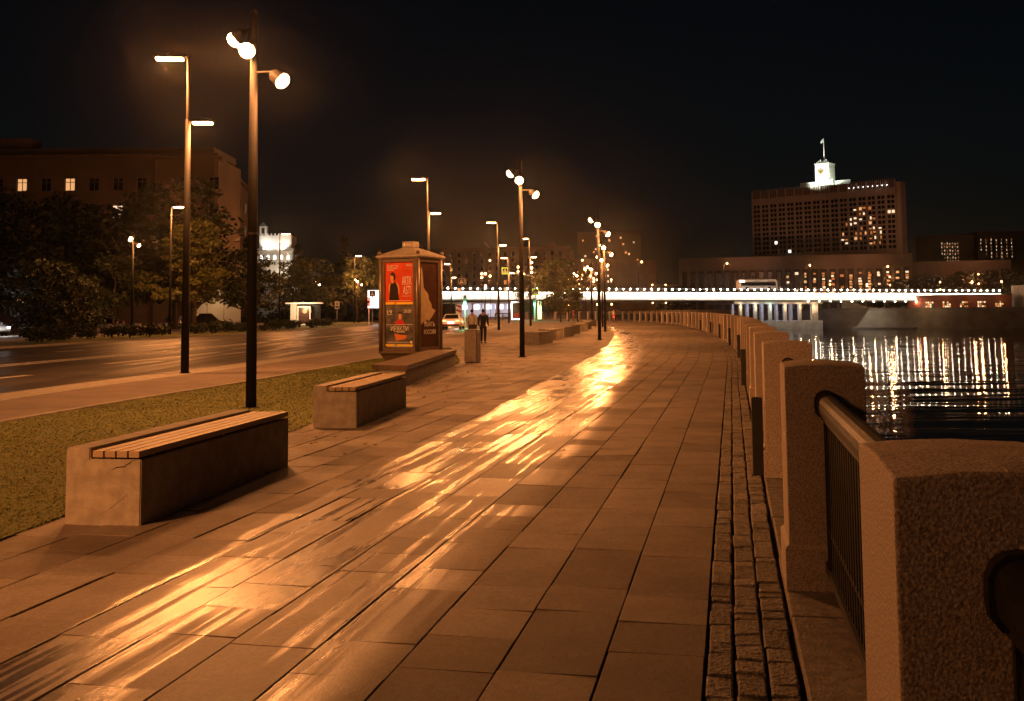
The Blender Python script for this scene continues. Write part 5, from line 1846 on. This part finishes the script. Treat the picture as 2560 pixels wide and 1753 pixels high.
def crossing_sign(parent, x, z, y=0.0, s=.9, front='sign_green', name='crossing_sign'):
    b_ = part(name, B().box(x - s / 2, x + s / 2, y, y + .05, z - s / 2, z + s / 2, bev=.01), front, parent)
    k = s * .37
    part('sign_face', B().box(x - k, x + k, y - .012, y - .002, z - k, z + k), 'sign_blue', b_)
    part('sign_triangle', B().prism([(x - k * .85, z - k * .8), (x + k * .85, z - k * .8), (x, z + k * .85)], y - .02, y - .0125, 'y'), 'white_paint', b_)
    q = B()
    y0, y1 = y - .028, y - .0205
    q.prism([(x - .02 * s, z + .14 * s), (x + .03 * s, z + .14 * s), (x + .03 * s, z + .09 * s), (x - .02 * s, z + .09 * s)], y0, y1)
    q.prism([(x - .04 * s, z + .08 * s), (x + .04 * s, z + .08 * s), (x + .10 * s, z - .02 * s), (x + .03 * s, z - .04 * s), (x + .10 * s, z - .22 * s), (x + .06 * s, z - .22 * s), (x - .01 * s, z - .08 * s), (x - .07 * s, z - .22 * s), (x - .11 * s, z - .22 * s), (x - .04 * s, z - .03 * s), (x - .10 * s, z - .04 * s)], y0, y1)
    part('sign_pictogram', q, 'print_black', b_)
    return b_
gal = thing('sign_mast', 'curved mast with yellow green pedestrian signs over the crossing', 'sign mast', (3.6, 160, 0), 0)
part('mast', B().tube([(0, 0, 0), (0, 0, 6.3), (-.15, 0, 6.75), (-.5, 0, 7.0), (-2.6, 0, 7.35), (-5.0, 0, 7.85)], [.13, .11, .11, .10, .08, .06], 10), 'white_paint', gal, smooth=True)
part('brace', B().tube([(-.02, 0, 5.7), (-2.2, 0, 7.25)], .045, 8), 'white_paint', gal)
part('foot', B().cyl(0, 0, 0, .25, .55, .35), 'kerb', gal)
crossing_sign(gal, -4.75, 7.85, -.1, 1.05)
crossing_sign(gal, 0.0, 4.5, -.2, 1.05)
def signal(x, y, lb, z=2.5, lit='green_light', power=60):
    t = thing('traffic_light', lb, 'traffic light', (x, y, 0), 0, 'traffic lights at the crossing')
    part('pole', B().cyl(0, 0, 0, z + 1.0, .06), 'white_paint', t)
    hs_ = part('housing', B().box(-.16, .16, -.2, -.062, z - .1, z + .95, bev=.02), 'black_metal', t)
    for k in range(3):
        on = (k == 0 and lit == 'green_light') or (k == 2 and lit == 'red_light')
        part('lamp', B().tube([(0, -.205, z + .1 + k * .31), (0, -.225, z + .1 + k * .31)], .13 if on else .11, 14), lit if on else 'glass_dark', hs_)
    if power:
        lamp_light(hs_, (0, -.6, z + .1), power, (.1, 1, .45) if lit == 'green_light' else (1, .08, .04), .1)
    return t
signal(3.35, 157, 'green traffic light on the curved sign mast pole', 2.5, power=500)
signal(-4.9, 105, 'bright green traffic light left of the grey shirted man', 2.35, power=240)
signal(-9.8, 140, 'small distant green traffic light right of the poster pillar', 2.9, power=120)
signal(-18.0, 128, 'red traffic light before the bright billboard', 2.5, 'red_light', 60)
ds = thing('road_sign', 'dim pedestrian crossing sign pair on a pole above the white car', 'road sign', (-6.1, 122, 0), 0)
part('pole', B().cyl(0, .06, 0, 5.9, .05), 'sign_back', ds)
crossing_sign(ds, 0.0, 5.2, 0, .75, 'sign_back')
part('rear_sign', B().box(.1, .6, .12, .16, 4.8, 5.5), 'sign_back', ds)
ds2 = thing('road_sign', 'dark pedestrian sign on a post in front of the bright billboard', 'road sign', (-17.3, 126, 0), 0)
part('pole', B().cyl(0, .06, 0, 4.2, .05), 'sign_back', ds2)
crossing_sign(ds2, 0, 3.9, 0, .75, 'sign_back')
ds3 = thing('bus_stop_sign', 'small bus stop flag sign on a thin pole before the billboard', 'bus stop sign', (-21.3, 124, 0), 0)
part('pole', B().cyl(0, .05, 0, 2.9, .04), 'sign_back', ds3)
pl = part('plate', B().box(-.27, .27, 0, .03, 2.1, 2.95), 'white_paint', ds3)
part('plate_band', B().box(-.22, .22, -.01, -.002, 2.18, 2.42), 'black_metal', pl)
part('plate_symbol', B().box(-.2, .2, -.01, -.002, 2.5, 2.85), 'sign_back', pl)
hz_ = thing('hazard_marker', 'red and white slanted hazard marker behind the white car', 'hazard marker', (-5.7, 108, 0), 0)
part('panel', B().box(-.3, .3, 0, .05, .3, 2.35), 'white_paint', hz_)
for k in range(4):
    z = .45 + k * .5
    part('stripe', B().prism([(-.29, z + .22), (.29, z), (.29, z + .24), (-.29, z + .46)], -.012, -.002, 'y'), 'red_paint', hz_)
part('post', B().cyl(0, .1, 0, .5, .05), 'sign_back', hz_)
dirs = thing('road_sign', 'small green direction sign right of the poster pillar', 'road sign', (-10.6, 135, 0), 0)
part('pole', B().cyl(0, .06, 0, 4.2, .06), 'sign_back', dirs)
part('panel', B().box(-.7, .7, 0, .04, 2.9, 4.1), 'sign_green', dirs)
ksk = thing('ticket_kiosk', 'white framed information stand with glowing edge at the crossing', 'kiosk', (0.55, 163, 0), 0)
part('frame', B().box(-.75, .75, 0, .12, .2, 3.0, bev=.06), 'white_glow', ksk)
part('screen', B().box(-.64, .64, -.02, -0.002, .32, 2.88), 'poster_smoke', ksk)
part('notice', B().box(-.5, .5, -.03, -0.022, .5, 1.2), 'print_red', ksk)
part('foot', B().box(-.85, .85, -.2, .3, 0, .198), 'kerb', ksk)
cst = thing('city_stand', 'slim lit advertising stand right of the sign mast', 'advertising stand', (4.15, 158, 0), 0)
part('body', B().box(-.3, .3, 0, .25, .25, 3.0), 'lit_window_pale', cst)
part('base', B().box(-.32, .32, -.05, .3, 0, .248), 'black_metal', cst)
# wooden posts along the crossing
pst = thing('wooden_post', '', 'post')
part('shaft', B().cyl(0, 0, 0, 1.15, .11, .10, 8), 'darkwood', pst)
part('top_cap', B().cyl(0, 0, 1.151, 1.2, .115, .06, 8), 'darkwood', pst)
for i in range(18):
    x = -5.5 + i * 1.25 if i < 10 else 6.5 + (i - 10) * 1.15
    place(pst, i == 0, (x, 176 + .25 * i * (1 if i < 10 else .3), 0), 0, 'short brown post in the row by the crossing', 'short posts by the crossing')

# ------------------------------------------------------------------ vehicles
def car(m, label, loc, rz, lights=False, group=None, tall=0.0, name='car', beam=False):
    t = thing(name, label, 'car', loc, rz, group)
    # local: +y forward, length 4.5, width 1.8
    hh_ = 1.45 + tall
    sec = [(-2.22, .40, .74, .80), (-2.12, .30, .98, .86), (-1.3, .26, 1.0, .90), (0, .26, .99, .91), (1.2, .26, .95, .90), (1.9, .30, .82, .86), (2.2, .42, .66, .74)]
    vs, fs = [], []
    for (y, zb, zt, w) in sec:
        vs += [(-w, y, zb), (-w * 1.0, y, (zb + zt) / 2), (-w * .93, y, zt), (w * .93, y, zt), (w, y, (zb + zt) / 2), (w, y, zb)]
    for i in range(len(sec) - 1):
        for k in range(5):
            a = i * 6 + k
            fs.append((a, a + 1, a + 7, a + 6))
        fs.append((i * 6 + 5, i * 6, i * 6 + 6, i * 6 + 11))
    fs += [tuple(range(6)), tuple(range(len(vs) - 1, len(vs) - 7, -1))]
    q = B().add(vs, fs)
    me = fixn(q.mesh('body', m))
    o = part('body', me, None, t)
    mo = o.modifiers.new('bevel', 'BEVEL')
    mo.width = .06
    mo.segments = 2
    cab = B()
    cab.add([(-.80, -1.75, .98), (.80, -1.75, .98), (.80, 1.05, .96), (-.80, 1.05, .96), (-.62, -1.0, hh_), (.62, -1.0, hh_), (.62, .25, hh_), (-.62, .25, hh_)],
            [(0, 3, 2, 1), (4, 5, 6, 7), (0, 1, 5, 4), (1, 2, 6, 5), (2, 3, 7, 6), (3, 0, 4, 7)])
    cb = part('cabin', cab, m, t)
    def pane(pts):
        q = B().add(pts, [(0, 1, 2, 3)])
        part('window', q, 'glass_dark', t)
    e = .012
    pane([(-.68, -1.70 - e, 1.03 + .02), (.68, -1.70 - e, 1.05), (.54, -1.08 - e, hh_ - .05), (-.54, -1.08 - e, hh_ - .05)])
    pane([(-.66, 1.0 + e, 1.03), (.66, 1.0 + e, 1.03), (.54, .33 + e, hh_ - .05), (-.54, .33 + e, hh_ - .05)])
    for s_ in (-1, 1):
        pane([(s_ * (.80 + e), -1.35, 1.03), (s_ * (.80 + e), .8, 1.03), (s_ * (.645 + e), .2, hh_ - .06), (s_ * (.645 + e), -.9, hh_ - .06)])
        for y in (-1.35, 1.35):
            w_ = part('wheel', B().tube([(s_ * .70, y, .33), (s_ * .905, y, .33)], .33, 16), 'tyre', t)
            part('rim', B().tube([(s_ * .906, y, .33), (s_ * .915, y, .33)], .2, 12), 'rim', w_)
        part('tail_light', B().box(min(s_ * .42, s_ * .80), max(s_ * .42, s_ * .80), -2.235, -2.15, .74, .90), 'tail_glow' if lights else 'red_paint', t)
        part('headlight', B().box(min(s_ * .45, s_ * .72), max(s_ * .45, s_ * .72), 2.1, 2.2, .60, .74), 'white_glow' if beam else 'white_paint', t)
        part('mirror', B().box(min(s_ * .90, s_ * 1.06), max(s_ * .90, s_ * 1.06), .65, .78, .98, 1.1), m, t)
    part('bumper', B().box(-.80, .80, -2.27, -2.19, .36, .52, bev=.02), 'black_metal', t)
    part('number_plate', B().box(-.26, .26, -2.262, -2.236, .62, .73), 'white_glow' if lights else 'white_paint', t)
    if beam:
        lamp_light(t, (.9, 3.4, 1.2), 160, (1, .95, .85), .15)
    if lights:
        lamp_light(t, (0, -2.7, .7), 25, (1, .10, .04), .15)
        lamp_light(t, (0, 3.0, .6), 90, (1, .9, .75), .15)
    return t
car('car_white', 'white car driving away with glowing tail lights beside the poster pillar', (-5.6, 96.5, -0.05), rad(-3), True)
car('car_silver', 'pale silver car parked at the left edge among the trees', (-44.6, 86.5, -0.03), rad(-115), group='parked cars across the road', tall=.15, beam=True)
car('car_dark', 'dark parked car right of the tall pole and the lit wall', (-34.6, 116, -0.03), rad(-60), group='parked cars across the road', tall=.25)
car('car_dark', 'dark parked car behind the nearest road lamp pole', (-38.3, 116, -0.03), rad(5), group='parked cars across the road')
car('car_dark', 'dark parked car behind the white planters', (-46.5, 116, -0.03), rad(80), group='parked cars across the road')
pln = thing('planter', '', 'planter')
part('box', B().box(-1.1, 1.1, -.35, .35, 0, .75, bev=.02), 'concrete', pln)
part('soil', B().box(-1.0, 1.0, -.28, .28, .751, .77), 'soil', pln)
for i, (x, y, s_, lb) in enumerate(((-38.6, 98, 1.0, 'long pale stone planter box on the pavement across the road'), (-36.4, 99, .35, 'small cube shaped stone block right of the long planter'), (-33.2, 97, .33, 'small stone block beside the lamp across the road'), (-32.6, 112, .4, 'pale stone block between the parked dark cars'))):
    place(pln, i == 0, (x, y, 0), .1, lb, 'stone blocks across the road', (s_, 1, 1))

# ------------------------------------------------------------------ people
def skin_mesh(name, joints, edges, m, levels=1, root=0):
    me = bpy.data.meshes.new(name)
    me.from_pydata([j[0] for j in joints], edges, [])
    o = bpy.data.objects.new(name, me)
    COL.objects.link(o)
    o.modifiers.new('skin', 'SKIN')
    sv = me.skin_vertices[0].data
    for i, j in enumerate(joints):
        r = j[1] if isinstance(j[1], tuple) else (j[1], j[1])
        sv[i].radius = r
        sv[i].use_root = (i == root)
    sb = o.modifiers.new('sub', 'SUBSURF')
    sb.levels = levels
    sb.render_levels = levels
    bpy.context.view_layer.update()
    dg = bpy.context.evaluated_depsgraph_get()
    out = bpy.data.meshes.new_from_object(o.evaluated_get(dg))
    bpy.data.objects.remove(o)
    out.materials.clear()
    out.materials.append(MT[m])
    out.polygons.foreach_set('use_smooth', [True] * len(out.polygons))
    return out
def person(label, loc, rz, top, bottom, stride=.12, bag=False, jacket_long=False, group=None, arm_bend=.08):
    t = thing('person', label, 'person', loc, rz, group)
    # faces local +y; 1.76 m tall
    J = [((0, 0, .95), (.15, .11)), ((0, .01, 1.12), (.14, .10)), ((0, .0, 1.32), (.17, .11)), ((0, -.01, 1.45), (.10, .08)), ((0, 0, 1.53), (.055, .055)), ((0, .02, 1.60), (.075, .085)), ((0, .01, 1.69), (.072, .085))]
    E_ = [(0, 1), (1, 2), (2, 3), (3, 4), (4, 5), (5, 6)]
    def limb(pts, start):
        p = start
        for q in pts:
            J.append(q)
            E_.append((p, len(J) - 1))
            p = len(J) - 1
        return p
    for s_, ph in ((-1, 1), (1, -1)):
        e = limb([((s_ * .10, 0, .88), .095), ((s_ * .10, .02 + ph * stride * .5, .50), .062), ((s_ * .10, ph * stride - .02, .10), .042), ((s_ * .11, ph * stride + .10, .035), .034)], 0)
        a = limb([((s_ * .19, -.01, 1.43), .058), ((s_ * .235, -.03 - ph * .04, 1.15), .043), ((s_ * .24, arm_bend - ph * .05, .92), .033), ((s_ * .24, arm_bend + .01 - ph * .05, .85), (.02, .036))], 3)
        wx, wy = s_ * .24, arm_bend + .015 - ph * .05
    body = part('body', skin_mesh('body', J, E_, 'skin'), None, t)
    for s_, ph in ((-1, 1), (1, -1)):
        wy = arm_bend + .012 - ph * .05
        hb_ = B()
        for k, ln in enumerate((.065, .075, .078, .06)):
            yy = wy - .028 + k * .018
            hb_.tube([(s_ * .24, yy, .855), (s_ * .238, yy + .002, .855 - ln * .65), (s_ * .228, yy + .004, .855 - ln * 1.1)], [.009, .008, .006], 6)
        hb_.tube([(s_ * .235, wy + .03, .875), (s_ * .225, wy + .05, .84), (s_ * .222, wy + .052, .815)], [.011, .009, .007], 6)
        part('hand', hb_, 'skin', t)
    # clothes: a shell a little fuller than the body
    hem = .80 if jacket_long else .90
    TJ = [((0, 0, hem), (.178, .135)), ((0, .01, 1.12), (.165, .125)), ((0, 0, 1.32), (.185, .128)), ((0, -.01, 1.455), (.115, .09)), ((0, 0, 1.50), (.066, .066))]
    TE = [(0, 1), (1, 2), (2, 3), (3, 4)]
    for s_, ph in ((-1, 1), (1, -1)):
        n = len(TJ)
        TJ += [((s_ * .19, -.01, 1.435), .074), ((s_ * .235, -.03 - ph * .04, 1.15), .060), ((s_ * .24, arm_bend - ph * .05, .915), .048)]
        TE += [(3, n), (n, n + 1), (n + 1, n + 2)]
    part('jacket' if top == 'suit' else 'shirt', skin_mesh('top', TJ, TE, top), None, t)
    LJ = [((0, 0, .96), (.165, .125))]
    LE = []
    for s_, ph in ((-1, 1), (1, -1)):
        n = len(LJ)
        LJ += [((s_ * .10, 0, .85), .112), ((s_ * .10, .02 + ph * stride * .5, .50), .080), ((s_ * .10, ph * stride - .02, .08), .062)]
        LE += [(0, n), (n, n + 1), (n + 1, n + 2)]
    part('trousers', skin_mesh('legs', LJ, LE, bottom), None, t)
    for s_, ph in ((-1, 1), (1, -1)):
        part('shoe', B().ball(s_ * .105, ph * stride + .06, .045, .11, 2, (.45, 1.2, .42)), 'leather', t, smooth=True)
    part('hair', B().ball(0, -.012, 1.685, .105, 2, (.86, 1.0, .92)), 'hair', t, smooth=True)
    if bag:
        hb_ = part('bag', B().box(-.20, .22, -.33, -.17, .62, .98, bev=.04), 'leather', t)
        part('strap', B().tube([(-.19, -.2, .95), (-.21, -.16, 1.25), (-.13, .02, 1.5)], .014, 6), 'leather', hb_)
    face = B().ball(0, .118, 1.63, .014, 1, (.8, 1.3, 1.5))
    part('nose', face, 'skin', body)
    ey = B().ball(-.032, .098, 1.655, .011, 1).ball(.032, .098, 1.655, .011, 1)
    part('eyes', ey, 'print_black', body)
    part('mouth', B().box(-.022, .022, .098, .108, 1.585, 1.592), 'red_paint', body)
    part('ear', B().ball(-.083, .01, 1.645, .024, 1, (.4, .8, 1.3)), 'skin', body)
    part('ear', B().ball(.083, .01, 1.645, .024, 1, (.4, .8, 1.3)), 'skin', body)
    return t
PG = 'pedestrians on the walk'
person('man in a pale shirt with a dark shoulder bag, seen from behind by the bin', (-2.12, 53.3, 0), rad(6), 'shirt', 'trouser', .05, True, group=PG)
person('person in a dark suit standing right of the pale shirted man', (-1.55, 53.5, 0), rad(-12), 'suit', 'suit', .02, False, True, group=PG)
person('distant walker in pale clothes between the far lamp poles', (12.3, 138, 0), rad(10), 'shirt', 'trouser', .2, group=PG)
person('distant walker in dark clothes by the far end of the parapet', (14.0, 141, 0), rad(10), 'trouser', 'trouser', .2, group=PG)
person('distant figure in red clothes beyond the concrete benches', (9.4, 158, 0), rad(-60), 'redcloth', 'redcloth', .1, group=PG)
person('distant walker in grey shirt near the parapet bend', (15.3, 150, 0), rad(20), 'bin', 'trouser', .15, group=PG)
# cyclist
bike = thing('bicycle', 'bicycle with a red tail light riding away down the walk', 'bicycle', (12.6, 128, 0), rad(-2))
for y in (-.52, .52):
    w_ = part('wheel', B().tube([(0, y + .33 * math.cos(a * PI / 10), .34 + .33 * math.sin(a * PI / 10)) for a in range(21)], .018, 6, caps=False), 'tyre', bike)
    part('hub', B().tube([(-.04, y, .34), (.04, y, .34)], .03, 8), 'rim', w_)
part('frame', B().tube([(0, -.52, .34), (0, -.08, .32), (0, -.2, .85)], .018, 6).tube([(0, -.08, .32), (0, .38, .82), (0, .52, .34)], .018, 6).tube([(0, -.17, .78), (0, .37, .84)], .018, 6), 'black_metal', bike)
part('saddle', B().box(-.07, .07, -.34, -.06, .87, .92, bev=.02), 'leather', bike)
part('handlebar', B().tube([(-.28, .36, 1.0), (0, .4, .98), (.28, .36, 1.0)], .014, 6).tube([(0, .4, .98), (0, .38, .82)], .016, 6), 'black_metal', bike)
part('pedal_crank', B().tube([(-.1, -.08, .49), (-.1, -.08, .32), (.1, -.08, .32), (.1, -.08, .15)], .014, 6), 'rim', bike)
part('tail_light', B().ball(0, -.62, .72, .07, 1), 'red_light', bike)
lamp_light(bike, (0, -.8, .7), 14, (1, .06, .04), .08)
def cyclist():
    t = thing('person', 'cyclist in a pale shirt riding the bicycle with the red light', 'person', (12.6, 128, 0), rad(-2))
    J = [((0, -.2, .96), (.14, .12)), ((0, -.12, 1.18), (.13, .10)), ((0, 0, 1.36), (.16, .10)), ((0, .06, 1.45), (.09, .07)), ((0, .12, 1.53), (.05, .05)), ((0, .16, 1.61), (.075, .085)), ((0, .15, 1.69), (.07, .08))]
    E_ = [(0, 1), (1, 2), (2, 3), (3, 4), (4, 5), (5, 6)]
    for s_, zf in ((-1, .50), (1, .18)):
        n = len(J)
        J += [((s_ * .1, -.16, .92), .09), ((s_ * .12, .2, .78 if s_ < 0 else .6), .06), ((s_ * .12, -.06, zf + .08), .04), ((s_ * .12, .06, zf + .02), .033)]
        E_ += [(0, n), (n, n + 1), (n + 1, n + 2), (n + 2, n + 3)]
        n = len(J)
        J += [((s_ * .19, .05, 1.42), .055), ((s_ * .26, .2, 1.2), .042), ((s_ * .26, .36, 1.04), .03)]
        E_ += [(3, n), (n, n + 1), (n + 1, n + 2)]
    part('body', skin_mesh('body', J, E_, 'skin'), None, t)
    part('shirt', skin_mesh('top', [((0, -.2, .98), (.16, .14)), ((0, -.12, 1.18), (.15, .12)), ((0, 0, 1.36), (.18, .12)), ((0, .06, 1.45), (.1, .085))], [(0, 1), (1, 2), (2, 3)], 'shirt'), None, t)
    part('shorts', skin_mesh('legs', [((0, -.2, .96), (.155, .13)), ((-.1, -.1, .9), .11), ((-.12, .14, .80), .085), ((.1, -.1, .88), .11), ((.12, .12, .68), .085)], [(0, 1), (1, 2), (0, 3), (3, 4)], 'trouser'), None, t)
    part('hair', B().ball(0, .13, 1.69, .10, 2, (.86, 1, .9)), 'hair', t, smooth=True)
cyclist()

# ------------------------------------------------------------------ night haze
hz_b = B().box(-1650, 1650, -260, 1650, -8, 95)
hm = bpy.data.materials.new('night_haze')
hm.use_nodes = True
nt = hm.node_tree
nt.nodes.remove(nt.nodes['Principled BSDF'])
pv = nd(nt, 'ShaderNodeVolumePrincipled')
pv.inputs['Color'].default_value = (.9, .9, .92, 1)
pv.inputs['Density'].default_value = 0.00009
pv.inputs['Anisotropy'].default_value = 0.965
nt.links.new(pv.outputs[0], nt.nodes['Material Output'].inputs['Volume'])
MT['haze'] = hm
hzo = struct('haze', hz_b, 'haze', kind='stuff')
